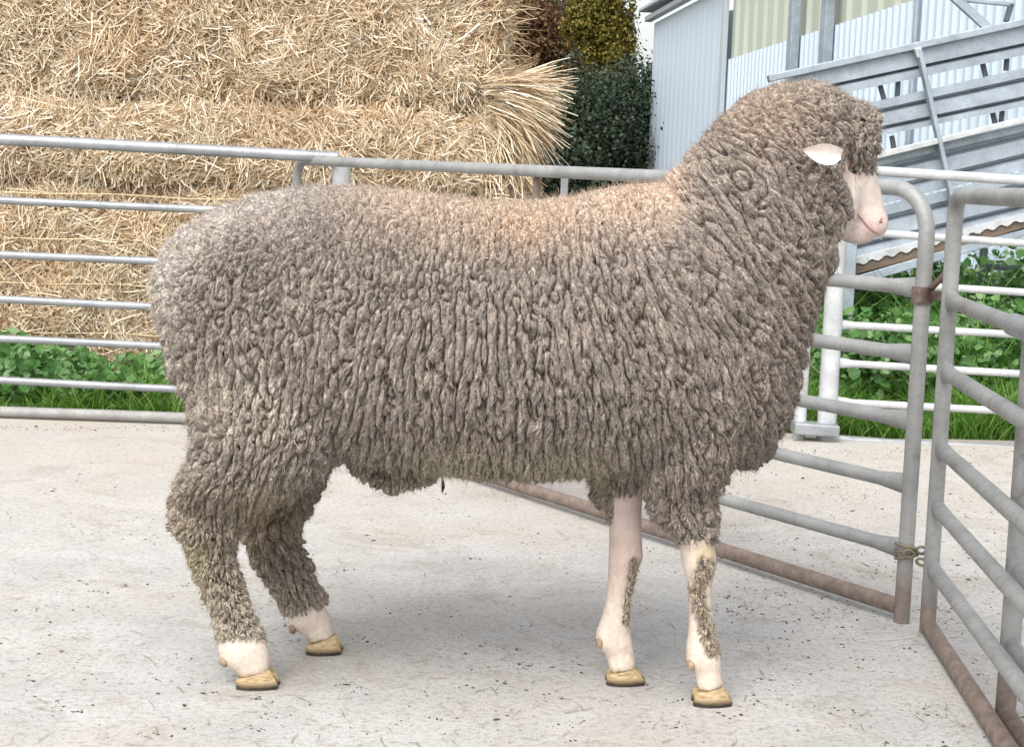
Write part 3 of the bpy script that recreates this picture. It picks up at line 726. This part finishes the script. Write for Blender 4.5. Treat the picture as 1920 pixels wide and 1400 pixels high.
# ---- where is wool, where bare skin (0 skin .. 1 wool)
def sstep(x, a, b): t = np.clip((x-a)/(b-a), 0, 1); return t*t*(3-2*t)
def seg_d(q, pts):
    d = np.full(len(q), 1e9); pts = np.array(pts, float)
    for a, b in zip(pts[:-1], pts[1:]):
        ab = b-a; t = np.clip(((q-a)@ab)/(ab@ab), 0, 1); d = np.minimum(d, np.linalg.norm(q-a-t[:, None]*ab, axis=1))
    return d
def woolmask(Vv):
    q = proj(Vv); x, y = q[:, 0], q[:, 1]; Yd = Vv[:, 1]; m = np.ones(len(Vv))
    # face: right of a line running from under the topknot down the cheek
    lx = np.interp(y, [300, 316, 345, 370, 385, 400, 415, 435, 450, 470], [1640, 1576, 1583, 1594, 1600, 1597, 1588, 1574, 1564, 1556])
    face = (y > 305) & (y < 475) & (x > 1555)
    m = np.where(face, 1-sstep(x-lx, -3, 3)*sstep(y + (x-1590)*-.05, 312, 320), m)
    front = (x > 1030) & (y > 860)
    near = Yd < (yNF+yOF)/2
    m = np.where(front & near & (x > 1180), 1-sstep(y, 1004, 1016), m)
    d = seg_d(q, [(1326, 1062), (1306, 1105), (1318, 1160), (1336, 1215)])
    m = np.where(front & near & (y > 1010), np.maximum(m, .85*(1-sstep(d+rng.normal(0, 3.5, len(d)), 7, 20))), m)
    # off fore: bare inner leg
    off = front & ~near & (y > 895) & (x < 1230)
    m = np.where(off, 1-sstep(x, 1142, 1150)*sstep(y, 895, 905), m)
    m = np.where(off & (y > 972), 0, m)
    d = seg_d(q, [(1190, 1052), (1184, 1100), (1176, 1165)])
    m = np.where(off, np.maximum(m, .75*(1-sstep(d+rng.normal(0, 2.5, len(d)), 3, 11))), m)
    hn = (x < 640) & (y > 1000)
    nearh = Yd < (yNH+yOH)/2
    m = np.where(hn & nearh, 1-sstep(y-(x-450)*-.05, 1172, 1216), m)
    m = np.where(hn & ~nearh, 1-sstep(y+(x-575)*.25, 1114, 1158), m)
    # bare pink hock patch
    d = np.hypot(x-488, (y-1002)*.75)+rng.normal(0, 2.5, len(x))
    m = np.where(~nearh & (x < 640), np.minimum(m, sstep(d, 8, 20)), m)
    d = np.hypot((x-1588)*2.2, (y-303)*.8); m = np.where((x > 1500) & (y < 340), np.minimum(m, sstep(d, 12, 20)), m)
    return m
def stain(Vv):
    """real colour patches of fleece and hair: returns wool colour and skin colour"""
    q = proj(Vv); x, y = q[:, 0], q[:, 1]
    base = np.array([.286, .247, .214])*np.ones((len(q), 3))
    def mixc(c, f): nonlocal base; f = f[:, None]; base = base*(1-f)+np.array(c)*f
    top = np.interp(x, [280, 450, 700, 900, 1100, 1250, 1400, 1500, 1600, 1660], [520, 365, 345, 371, 357, 335, 170, 150, 170, 260])
    mixc((.55, .43, .34), .9*(1-sstep(y-top, 10, 150))*sstep(x, 560, 800)*(1-sstep(x, 1250, 1330)))
    mixc((.48, .33, .22), .45*np.exp(-(((x-980)/90)**2+((y-430)/50)**2)))
    mixc((.60, .45, .35), .6*np.exp(-(((x-1200)/70)**2+((y-370)/50)**2)))
    mixc((.48, .43, .39), .7*(1-sstep(y-top, 20, 120))*(1-sstep(x, 480, 700)))
    mixc((.42, .32, .24), .6*np.exp(-(((x-1430)/110)**2+((y-215)/60)**2)))
    mixc((.42, .38, .28), .7*sstep(y, 800, 880)*(1-sstep(y, 900, 930))*sstep(x, 620, 800)*(1-sstep(x, 1130, 1200)))
    mixc((.47, .42, .35), .55*np.exp(-(((x-470)/110)**2+((y-770)/80)**2)))
    mixc((.50, .46, .41), .5*(1-sstep(x, 290, 350))*(y < 800))
    mixc((.36, .32, .17), .65*np.exp(-(((x-360)/45)**2+((y-1060)/60)**2)))
    mixc((.26, .21, .10), .65*np.exp(-(((x-500)/60)**2+((y-965)/50)**2)))
    mixc((.35, .30, .22), .45*sstep(y, 860, 930)*(1-sstep(x, 420, 600)))
    mixc((.50, .45, .36), .6*sstep(y, 1060, 1190)*(x < 1000))
    mixc((.40, .34, .26), .8*(y > 1020)*(x > 1100))
    mixc((.25, .21, .18), .5*sstep(x, 1330, 1480)*sstep(y, 420, 560))
    return base
WM = woolmask(V)
# tag on an ear etc. later ; LIC field for the wool ridges -------------------------------------------------
#        px    py    dx   dy   len   wid
CT = np.array([
 (300, 480, -.35, 1, .017, .0095), (320, 620, .05, 1, .024, .0095), (380, 420, -.9, .55, .015, .010), (470, 380, -.9, .35, .014, .0095), (600, 370, -.5, .5, .012, .009),
 (480, 470, -.5, .8, .016, .010), (560, 560, -.1, 1, .022, .010), (420, 560, -.1, 1, .022, .010), (430, 700, .05, 1, .030, .0105), (560, 700, -.05, 1, .033, .0105),
 (700, 380, -.3, .8, .012, .009), (850, 395, -.1, 1, .012, .009), (1000, 395, .1, 1, .012, .010), (1130, 390, .1, 1, .013, .0095), (1200, 370, .2, 1, .012, .009),
 (700, 500, -.1, 1, .020, .010), (850, 500, -.05, 1, .020, .010), (1000, 500, .1, 1, .022, .010), (1120, 500, .25, 1, .028, .010),
 (700, 680, -.15, 1, .036, .0105), (850, 680, -.1, 1, .040, .0105), (1000, 680, .1, 1, .042, .0105), (1130, 680, .3, 1, .040, .0105), (750, 790, 0, 1, .030, .0095), (1000, 800, -.1, 1, .032, .0095),
 (650, 860, -.3, 1, .020, .009), (850, 880, 0, 1, .017, .009), (1050, 885, .1, 1, .018, .009), (1200, 800, .1, 1, .026, .009),
 (1230, 450, .55, 1, .030, .010), (1250, 600, .5, 1, .042, .0105), (1350, 600, .65, 1, .046, .0105), (1300, 720, .35, 1, .034, .010), (1400, 740, .4, 1, .034, .010), (1460, 720, .2, 1, .024, .009),
 (1270, 340, .9, .9, .018, .010), (1320, 400, .85, 1, .040, .0105), (1420, 500, .75, 1, .048, .0105), (1480, 600, .5, 1, .036, .010), (1350, 300, 1, .75, .024, .010), (1400, 230, 1, .6, .018, .0095),
 (1480, 180, 1, .2, .014, .009), (1430, 350, .75, 1, .034, .0105), (1500, 420, .5, 1, .032, .009), (1560, 440, .1, 1, .024, .008), (1550, 360, .25, 1, .020, .008), (1500, 300, .8, .9, .018, .009),
 (1580, 180, .8, .5, .013, .009), (1630, 230, .35, 1, .014, .009), (1610, 300, .1, 1, .018, .009), (1400, 860, 0, 1, .018, .008),
 (1280, 880, .05, 1, .026, .009), (1280, 980, .0, 1, .022, .0085), (1120, 920, -.1, 1, .020, .008), (1310, 1120, .25, 1, .010, .0045), (1180, 1110, -.1, 1, .012, .004),
 (430, 850, -.15, 1, .026, .0095), (560, 850, -.35, 1, .024, .009), (380, 920, -.4, 1, .018, .009), (360, 980, .0, 1, .018, .009), (500, 930, -.5, 1, .022, .009),
 (390, 1060, .3, 1, .014, .0075), (440, 1140, .3, 1, .014, .0065), (520, 1040, .55, 1, .026, .0075), (580, 1100, .5, 1, .026, .007), (580, 950, .2, 1, .020, .008)])
CT[:, 2:4] = nrm(CT[:, 2:4])
def field(q):
    d2 = ((q[:, None, :] - CT[None, :, :2])**2).sum(-1); w_ = 1/(d2+900)**1.7; w_ /= w_.sum(1, keepdims=True)
    return w_ @ CT[:, 2:]
gx, gy, st = 250, 120, 2.0
W_, H_ = 720, 570
xx, yy = np.meshgrid(np.arange(W_), np.arange(H_)); qg = np.stack([gx+xx.ravel()*st, gy+yy.ravel()*st], 1)
FD = np.concatenate([field(c_) for c_ in np.array_split(qg, 60)]).reshape(H_, W_, 4)
def samp(img, q):
    x = np.clip((q[:, 0]-gx)/st, 0, W_-1.001); y = np.clip((q[:, 1]-gy)/st, 0, H_-1.001); xi = x.astype(int); yi = y.astype(int); fx_ = x-xi; fy_ = y-yi
    if img.ndim == 3: fx_ = fx_[:, None]; fy_ = fy_[:, None]
    return img[yi, xi]*(1-fx_)*(1-fy_)+img[yi, xi+1]*fx_*(1-fy_)+img[yi+1, xi]*(1-fx_)*fy_+img[yi+1, xi+1]*fx_*fy_
def blur(a, k):
    for _ in range(k): a = (np.roll(a, 1, 0)+a*2+np.roll(a, -1, 0))/4; a = (np.roll(a, 1, 1)+a*2+np.roll(a, -1, 1))/4
    return a
def lic(k0, steps):
    nz = blur(rng.normal(size=(H_, W_)), k0); acc = np.zeros(W_*H_); dirs = nrm(FD[..., :2])
    for sgn in (1, -1):
        q = qg.copy()
        for s in range(steps):
            dd = samp(dirs, q); q = q + sgn*dd*(samp(FD, q)[:, 2:3]/.03)*2.6
            acc += samp(nz, q)
    a = acc.reshape(H_, W_); a = a-blur(a, 60); sd_ = np.sqrt(blur(a*a, 150)); return a/sd_
wl = sstep(FD[..., 2], .015, .026); wk = sstep(FD[..., 0], .35, .60); RIDGE = (lic(21, 13)*(1-wk)+lic(36, 17)*wk)*wl + lic(9, 7)*(1-wl); FINE = lic(4, 10)
def pit(q): return samp(RIDGE, q)
def relief(q):
    r = samp(RIDGE, q); f = samp(FINE, q)
    return -1.05*np.exp(-(r/.22)**2) + .30*np.clip(np.abs(r), 0, 1.6) - .32*np.exp(-(f/.20)**2) + .08*f
# ---- displace body by the ridges
qv = proj(V); rv = np.clip(pit(qv), -2, 2)
facing = np.clip(-N[:, 1]*1.3+.15, 0, 1); 
LN = samp(FD, qv)[:, 2]
SINK = .0185*np.clip(LN/.026, .45, 1.1)*WM
V2 = V - N*SINK[:, None]
me.vertices.foreach_set('co', V2.astype(np.float32).ravel()); me.update()
me.polygons.foreach_set('use_smooth', np.ones(len(me.polygons), bool))
wc = stain(V)
skin = np.array([.70, .62, .56])*np.ones((nv, 3))
x_, y_ = qv[:, 0], qv[:, 1]
def sk(c, f):
    global skin; f = f[:, None]; skin = skin*(1-f)+np.array(c)*f
sk((.82, .60, .56), .7*np.exp(-(((x_-1635)/30)**2+((y_-420)/30)**2)))
sk((.62, .42, .38), .8*np.exp(-(((x_-1590)/14)**2+((y_-310)/22)**2)))
sk((.62, .50, .46), (x_ > 1120)*(x_ < 1215)*(y_ > 880)*(1-sstep(y_, 1020, 1150))*.75)
sk((.42, .30, .25), .9*np.exp(-(((x_-488)/30)**2+((y_-1002)/35)**2)))
sk((.70, .58, .38), .7*(x_ > 1240)*sstep(y_, 1010, 1030)*(1-sstep(y_, 1060, 1120))*sstep(x_, 1285, 1315))
sk((.76, .68, .60), .8*(y_ > 1190))
dn = np.sin(V[:, 0]*310+np.sin(V[:, 2]*270)*2)*np.sin(V[:, 2]*190+V[:, 1]*240)*.5+.5
sk((.50, .38, .26), .35*dn*(y_ > 1010))
sk((.50, .36, .24), .55*np.exp(-((V[:, 2]-.028)/.010)**2)*dn)
colv = wc*.6*WM[:, None] + skin*(1-WM[:, None])
a = me.color_attributes.new('tint', 'FLOAT_COLOR', 'POINT'); a.data.foreach_set('color', np.concatenate([colv, np.ones((nv, 1))], 1).astype(np.float32).ravel())
def m_body():
    t = NT('ram_skin'); c = t.co(); a_ = t.n('VertexColor', layer_name='tint').outputs[0]
    nz = t.noise(c, 260, 4, .7); n2 = t.noise(c, 30, 5, .7)
    col = t.mix(t.ramp(n2, [(.35, .0), (.7, .30)]), a_, (.55, .42, .30), 'MULTIPLY')
    t.set(Base_Color=col, Roughness=.75, Normal=t.bump(t.mix(.5, nz, n2), .5, .003), Subsurface_Weight=.12, Subsurface_Scale=.01)
    t.b.inputs['Subsurface Radius'].default_value = (1, .4, .25)
    t.b.inputs['Specular IOR Level'].default_value = .25
    return t.m
link('body', me, m_body(), ram)

# ---- wool locks
tri = V2[T]; cr = np.cross(tri[:, 1]-tri[:, 0], tri[:, 2]-tri[:, 0]); ar = np.linalg.norm(cr, axis=1)/2
NC = 150000
ti = rng.choice(nt_, NC, p=ar/ar.sum()); r1, r2 = np.sqrt(rng.random(NC)), rng.random(NC)
bc = np.stack([1-r1, r1*(1-r2), r1*r2], 1)
S = (tri[ti]*bc[..., None]).sum(1); SN = nrm((N[T[ti]]*bc[..., None]).sum(1)); SM = (WM[T[ti]]*bc).sum(1)
S = S + SN*((SINK[T[ti]]*bc).sum(1))[:, None]
rk = rng.random(len(SM)); qk = proj(S); keep = np.where((qk[:, 1] > 1015), SM > .30+.5*rk, SM > .45); S, SN, SM = S[keep], SN[keep], SM[keep]
Q = proj(S); fd = field(Q)
# flow direction in space: image down-right vectors -> x,z, projected on the surface
d3 = np.stack([fd[:, 0], np.zeros(len(S)), -fd[:, 1]], 1)
d3 = d3 - SN*(d3*SN).sum(1, keepdims=True)
weak = np.linalg.norm(d3, axis=1) < .35
d3[weak] += np.stack([fd[:, 0], -.8*np.ones(len(S)), -fd[:, 1]], 1)[weak]
d3 = d3 - SN*(d3*SN).sum(1, keepdims=True); D3 = nrm(d3)
LL = fd[:, 2]*rng.uniform(.65, 1.3, len(S)); WW = fd[:, 3]*rng.uniform(.55, 1.0, len(S))
# anisotropic thinning
kd = kdtree.KDTree(len(S))
for i, p in enumerate(S): kd.insert(p, i)
kd.balance()
alive = np.ones(len(S), bool); B3 = np.cross(SN, D3)
for i in range(len(S)):
    if not alive[i]: continue
    ra, rb = LL[i]*.22, WW[i]*.44
    for co, j, dist in kd.find_range(S[i], max(ra, rb)):
        if j > i and alive[j]:
            dx = S[j]-S[i]
            if (dx@D3[i]/ra)**2 + (dx@B3[i]/rb)**2 < 1: alive[j] = False
S, SN, D3, LL, WW, Q, SM = S[alive], SN[alive], D3[alive], LL[alive], WW[alive], Q[alive], SM[alive]
D3 = nrm(D3 + np.cross(SN, D3)*rng.normal(0, .13, len(S))[:, None]); B3 = np.cross(SN, D3)
lift = .05 + .30*sstep(Q[:, 1], 840, 900) + .15*sstep(Q[:, 0], 1585, 1610)
lift = np.where((Q[:, 1] > 1015) & (Q[:, 0] > 1100), .03, lift)
D3 = nrm(D3 + SN*(lift*rng.uniform(.3, 1.6, len(S)))[:, None])
nl = len(S); print('locks', nl)
rows, cols = 8, 7
v = np.linspace(0, 1, rows); s = np.linspace(-1, 1, cols)
wprof = np.array([.45, .85, 1.0, 1.0, .92, .76, .52, .16]); hprof = np.array([-.25, .25, .6, .85, 1.0, .98, .70, .10])
rd = pit(Q)
Hh = WW*rng.uniform(.24, .44, nl)*np.clip(SM, .5, 1)
ph = rng.random(nl)*6.28; ampb = WW*rng.uniform(.05, .35, nl)
lat = ampb[:, None]*np.sin(ph[:, None]+v[None]*rng.uniform(2.5, 6, nl)[:, None])
curl = rng.normal(0, .22, nl)
lat = lat + (curl*LL)[:, None]*(v**2)[None]*.6
wj = 1+rng.normal(0, .10, (nl, rows)); hj = 1+rng.normal(0, .13, (nl, rows))
along = (v[None]-.42)*LL[:, None]
wid = WW[:, None]*.56*wprof[None]*wj
hgt = Hh[:, None]*hprof[None]*hj
cross = np.sqrt(np.clip(1-np.abs(s)**2.2, 0, 1))
# fine crimp ridges over the lock
crimp = rng.normal(0, .085, (nl, rows, cols))*WW[:, None, None]
Pp = (S[:, None, None] + D3[:, None, None]*(along[:, :, None, None] + rng.normal(0, .02, (nl, rows, cols, 1))*LL[:, None, None, None])
      + B3[:, None, None]*((lat[:, :, None] + wid[:, :, None]*s[None, None])[..., None])
      + SN[:, None, None]*((hgt[:, :, None]*cross[None, None] + crimp*cross[None, None] - .0035*(1-cross)[None, None])[..., None]))
LV = Pp.reshape(-1, 3)
sc_ = np.repeat(np.clip(LL/.026, .55, 1.1)*np.clip(SM, .3, 1)*np.clip(.35+np.abs(SN[:, 1])*1.1, 0, 1), rows*cols)
LV = LV + np.repeat(SN, rows*cols, 0)*(.0155*sc_*relief(proj(LV)))[:, None]
base = (np.arange(nl)*rows*cols)[:, None, None]
ii = (np.arange(rows-1)[:, None]*cols + np.arange(cols-1)[None]).ravel()
q4 = np.stack([ii, ii+1, ii+cols+1, ii+cols], 1)[None]
LF = (base+q4).reshape(-1, 4)
lc = stain(S)*(1+rng.normal(0, .17, (nl, 1)))*(1+rng.normal(0, .018, (nl, 3)))*1.12
lc = np.clip(lc, .03, .9)
LC = np.repeat(lc, rows*cols, 0)
uv = np.tile(np.stack(np.meshgrid(s*.5+.5, v), -1).reshape(-1, 2), (nl, 1)); uv[:, 0] += np.repeat(rng.random(nl)*50, rows*cols); uv[:, 1] += np.repeat(rng.random(nl)*50, rows*cols)
def m_wool():
    t = NT('wool'); a_ = t.n('VertexColor', layer_name='tint').outputs[0]
    u = t.n('Mapping', {'Vector': t.n('TexCoord').outputs['UV'], 'Scale': (3.2, 1.8, 1)}).outputs[0]
    f1 = t.noise(u, 1.6, 5, .75, .7)
    c = t.co(); f2 = t.noise(c, 230, 4, .85)
    col = t.mix(t.ramp(f1, [(.36, .8), (.60, 0)]), a_, (.42, .37, .33), 'MULTIPLY')
    col = t.mix(t.ramp(f2, [(.50, 0), (.66, .75)]), col, t.mix(1, a_, (2.1, 2.05, 2.0), 'MULTIPLY'))
    col = t.mix(t.ramp(f2, [(.33, .7), (.46, 0)]), col, (.06, .048, .038))
    h = t.mix(.5, f1, f2)
    t.set(Base_Color=col, Roughness=.85, Normal=t.bump(h, .9, .004))
    t.b.inputs['Specular IOR Level'].default_value = .15
    t.b.inputs['Sheen Weight'].default_value = .12; t.b.inputs['Sheen Roughness'].default_value = .6
    return t.m
WOOL = m_wool()
npmesh('fleece', LV, LF, WOOL, ram, True, uv, LC)
# ---- loose fibres that soften the fleece
k = rng.integers(0, nl, 150000)
p = S[k] + SN[k]*(Hh[k]*rng.uniform(.4, 1.0, len(k)))[:, None] + B3[k]*(WW[k]*rng.uniform(-.5, .5, len(k)))[:, None] + D3[k]*(LL[k]*rng.uniform(-.3, .5, len(k)))[:, None]
p = p + SN[k]*(.0155*np.clip(LL[k]/.026, .55, 1.1)*np.clip(.35+np.abs(SN[k, 1])*1.1, 0, 1)*relief(proj(p)))[:, None]
d = nrm(D3[k]*.9 + SN[k]*rng.uniform(-.05, .6, len(k))[:, None] + rng.normal(0, .35, (len(k), 3)))
L_ = rng.uniform(.004, .011, len(k)); bd = rng.normal(0, .65, (len(k), 3))*L_[:, None]
FV, FF = ribbons(p, d, nrm(np.cross(d, rdir(len(k)))), L_, rng.uniform(.0004, .0012, len(k)), bd, 3, .3)
npmesh('wool_fibres', FV, FF, WOOL, ram, False, np.zeros((len(FV), 2))+rng.random((len(FV), 1)), np.repeat(np.clip(lc[k]*rng.uniform(.8, 2.0, (len(k), 1)), 0, .9), 8, 0))

# ---- short hair on bare legs and face
hk = rng.choice(nt_, 60000, p=ar/ar.sum()); r1, r2 = np.sqrt(rng.random(len(hk))), rng.random(len(hk))
bc = np.stack([1-r1, r1*(1-r2), r1*r2], 1); hp = (tri[hk]*bc[..., None]).sum(1); hn_ = nrm((N[T[hk]]*bc[..., None]).sum(1)); hm = (WM[T[hk]]*bc).sum(1)
kk = hm < .6; hp, hn_ = hp[kk], hn_[kk]; hc = (colv[T[hk]]*bc[..., None]).sum(1)[kk]
d = np.array([.15, 0, -1.0])+rng.normal(0, .25, (len(hp), 3)); d = nrm(d - hn_*(d*hn_).sum(1, keepdims=True)+hn_*.12)
L_ = rng.uniform(.005, .012, len(hp)); hc = hc*rng.uniform(.62, 1.12, (len(hp), 1)); FV, FF = ribbons(hp, d, nrm(np.cross(d, hn_)), L_, np.full(len(hp), .0009), hn_*0, 2, .2)
def m_hair():
    t = NT('short_white_hair'); t.set(Base_Color=t.n('VertexColor', layer_name='tint').outputs[0], Roughness=.7); return t.m
npmesh('short_hair', FV, FF, m_hair(), ram, False, None, np.repeat(np.clip(hc*1.05, 0, .9), 6, 0))

# ---- ears
def ear(side):
    Yb = YC - .155*side; pts = [(1578, 290, 9), (1568, 293, 17), (1552, 290, 20), (1535, 287, 18), (1519, 284, 10), (1506, 281, 2.0)]
    V = []; n_ = 9
    for i, (px, py, hw) in enumerate(pts):
        c_ = P(px, py, Yb - side*(.012+.004*i)); up = np.array([.22, 0, 1.0]); up = nrm(up)
        for layer in (0, 1):
            for j in range(n_):
                a = -1+2*j/(n_-1)
                V.append(c_ - up*a*hw*Yb/FPX + np.array([0, side*(.008*(1-a*a)*(1-.5*abs(i-2)/4) - .004) + side*layer*.0025*(1-a*a), 0]))
    F = []
    m2 = 2*n_
    for i in range(len(pts)-1):
        for j in range(n_-1):
            F.append((i*m2+j, i*m2+j+1, (i+1)*m2+j+1, (i+1)*m2+j))
            F.append((i*m2+n_+j, (i+1)*m2+n_+j, (i+1)*m2+n_+j+1, i*m2+n_+j+1))
        for j in (0, n_-1):
            F.append((i*m2+j, (i+1)*m2+j, (i+1)*m2+n_+j, i*m2+n_+j))
    mb = MB(); mb.add(V, F); e = mb.build('ear', EARM, ram)
    sm_ = e.modifiers.new('s', 'SUBSURF'); sm_.levels = sm_.render_levels = 1
    return e
t = NT('ear_skin'); t.set(Base_Color=t.ramp(t.noise(t.co(), 40, 4), [(.3, (.72, .60, .54)), (.7, (.80, .72, .67))]), Roughness=.6, Subsurface_Weight=.3, Subsurface_Scale=.01,
      Normal=t.bump(t.noise(t.co(), 200, 3), .3, .002)); EARM = t.m
ear(1); ear(-1)
# ---- eye, nostril, mouth line
t = NT('eye'); t.set(Base_Color=(.02, .012, .006, 1), Roughness=.08); EYEM = t.m
t = NT('dark_pink_skin'); t.set(Base_Color=(.30, .14, .12, 1), Roughness=.6); NOSM = t.m
from mathutils.bvhtree import BVHTree
bvh = BVHTree.FromPolygons([Vector(p_) for p_ in V2], T.tolist())
def hit(px, py, far=False):
    d_ = Vector(ray(px, py)).normalized(); o_ = Vector(CO)
    h = bvh.ray_cast(o_, d_)
    return np.array(h[0]) if h[0] is not None else P(px, py, YC)
for sgn in (1, -1):
    e = hit(1597, 321); 
    if sgn < 0: e = e.copy(); e[1] = 2*YC - e[1]
    V = []; 
    mb = MB()
    for i in range(7):
        a = math.pi*i/6
        for j in range(12):
            b_ = 2*math.pi*j/12; V.append(e + np.array([.011*math.sin(a)*math.cos(b_), .008*math.cos(a)+.004*sgn, .0075*math.sin(a)*math.sin(b_)]))
    mb.add(V, [(i*12+j, i*12+(j+1) % 12, (i+1)*12+(j+1) % 12, (i+1)*12+j) for i in range(6) for j in range(12)]); mb.build('eye', EYEM, ram)
def line_on(name, pts, r, mat, off=.0):
    pp = [hit(*q_)+np.array([0, off, 0]) for q_ in pts]; MB().tube(pp, r, 8).build(name, mat, ram)
t = NT('muzzle_crease'); t.set(Base_Color=(.42, .25, .22, 1), Roughness=.7); CRM = t.m
line_on('mouth', [(1607, 400), (1616, 411), (1627, 424), (1639, 434), (1649, 439)], [.0005, .002, .0028, .0028, .0014], CRM, .0006)
line_on('skin_fold', [(1599, 322), (1604, 336), (1603, 352), (1607, 366)], [.0005, .0014, .0012, .0004], CRM, .0008)
line_on('skin_fold', [(1626, 384), (1638, 381), (1650, 385)], [.0003, .0009, .0004], CRM, .0006)
line_on('skin_fold', [(1590, 442), (1600, 430), (1612, 424)], [.0003, .0011, .0004], CRM, .0006)
line_on('nostril', [(1653, 408), (1651, 416), (1647, 421)], [.0015, .0042, .002], NOSM, .001)
# ---- hooves
def m_hoof():
    t = NT('hoof_horn'); g = t.n('SeparateXYZ', {0: t.n('NewGeometry').outputs['Position']}).outputs[2]
    n_ = t.noise(t.co(scale=(1, 1, 4)), 60, 5, .7)
    col = t.ramp(n_, [(.3, (.22, .14, .07)), (.47, (.42, .30, .15)), (.64, (.58, .47, .31))])
    z = t.n('Math', {0: g, 1: t.n('Math', {0: n_, 1: .016}, operation='MULTIPLY').outputs[0]}, operation='SUBTRACT').outputs[0]
    f = t.n('MapRange', {'Value': z, 'From Min': -.003, 'From Max': .008, 'To Min': 1, 'To Max': 0}).outputs[0]
    col = t.mix(f, col, (.035, .025, .018)); t.set(Base_Color=col, Roughness=.5, Normal=t.bump(n_, .4, .002)); return t.m
HOOF = m_hoof(); DEWM = m_plain('dewclaw_horn', (.20, .13, .08), (.48, .36, .24), 90, .6)
def hoof(heel, toe, topb, topf, Yc_):
    """pixel x of heel and toe at ground; topb/topf pixel points of the hair line"""
    a = P(*topb, Yc_); b = P(*topf, Yc_); h0 = P(heel, 1250, Yc_)[0]; t0 = P(toe, 1250, Yc_)[0]
    for sg in (-1, 1):
        V = []; n_ = 14; yc = Yc_+sg*.0165
        levels = [(0, h0, t0-.004, .0155), (.006, h0-.001, t0, .0165)]
        for f in (.35, .7, 1.0):
            levels.append((None, f))
        for lv in levels:
            if lv[0] is None:
                f = lv[1]; x0 = h0*(1-f)+(a[0]+.001)*f; x1 = t0*(1-f)+(b[0]+.002)*f; zb = .006*(1-f)+a[2]*f; zf = .006*(1-f)+b[2]*f; wd = .0165*(1-.12*f)
            else: zb = zf = lv[0]; x0, x1, wd = lv[1], lv[2], lv[3]
            for j in range(n_):
                th = 2*math.pi*j/n_; u = .5-.5*math.cos(th)
                x = x0+(x1-x0)*u; taper = 1-.55*u**2.2
                V.append((x, yc + math.sin(th)*wd*taper + sg*(-.004)*u, zb+(zf-zb)*u))
        k_ = 5; F = [(i*n_+j, i*n_+(j+1) % n_, (i+1)*n_+(j+1) % n_, (i+1)*n_+j) for i in range(k_-1) for j in range(n_)]+[tuple(range(n_)), tuple((k_-1)*n_+j for j in range(n_))]
        mb = MB(); mb.add(V, F); mb.build('hoof', HOOF, ram, bevel=.0012)
hoof(1301, 1377, (1300, 1294), (1352, 1282), yNF)
hoof(1137, 1212, (1135, 1259), (1188, 1248), yOF)
hoof(446, 526, (442, 1270), (506, 1250), yNH)
hoof(575, 643, (574, 1206), (628, 1188), yOH)
for px, py, Yc_ in ((1296, 1240, yNF), (1126, 1199, yOF), (424, 1234, yNH), (552, 1174, yOH)):
    for sg in (-1, 1):
        c_ = P(px, py, Yc_)+np.array([0, sg*.016, 0])
        MB().tube([c_+(.004, 0, .008), c_+(-.001, 0, .002), c_+(-.001, 0, -.005), c_+(.002, 0, -.011)], [.006, .0095, .0085, .002], 10, up=(0, 1, 0)).build('dewclaw', DEWM, ram)
# a stalk caught in the neck wool
pts = [(1449, 384), (1455, 395), (1457, 408), (1452, 422), (1448, 432)]
pp = [hit(*q_)+np.array([0, -.012, 0]) for q_ in pts]
tag(MB().tube(pp, [.0008, .0016, .0017, .0013, .0006], 6).build('straw_stalk', TWINE), 'single pale straw stalk caught in the wool of the neck', 'straw')
# burr hanging under the belly
c_ = P(829, 912, YC+.03)
tag(MB().tube([c_+(0, 0, .018), c_+(.001, 0, .008), c_+(.002, .002, -.002), c_+(0, 0, -.012)], [.0012, .003, .0036, .001], 8).build('dung_tag', DUNG), 'small dark clot of dung hanging under the belly wool', 'dung')
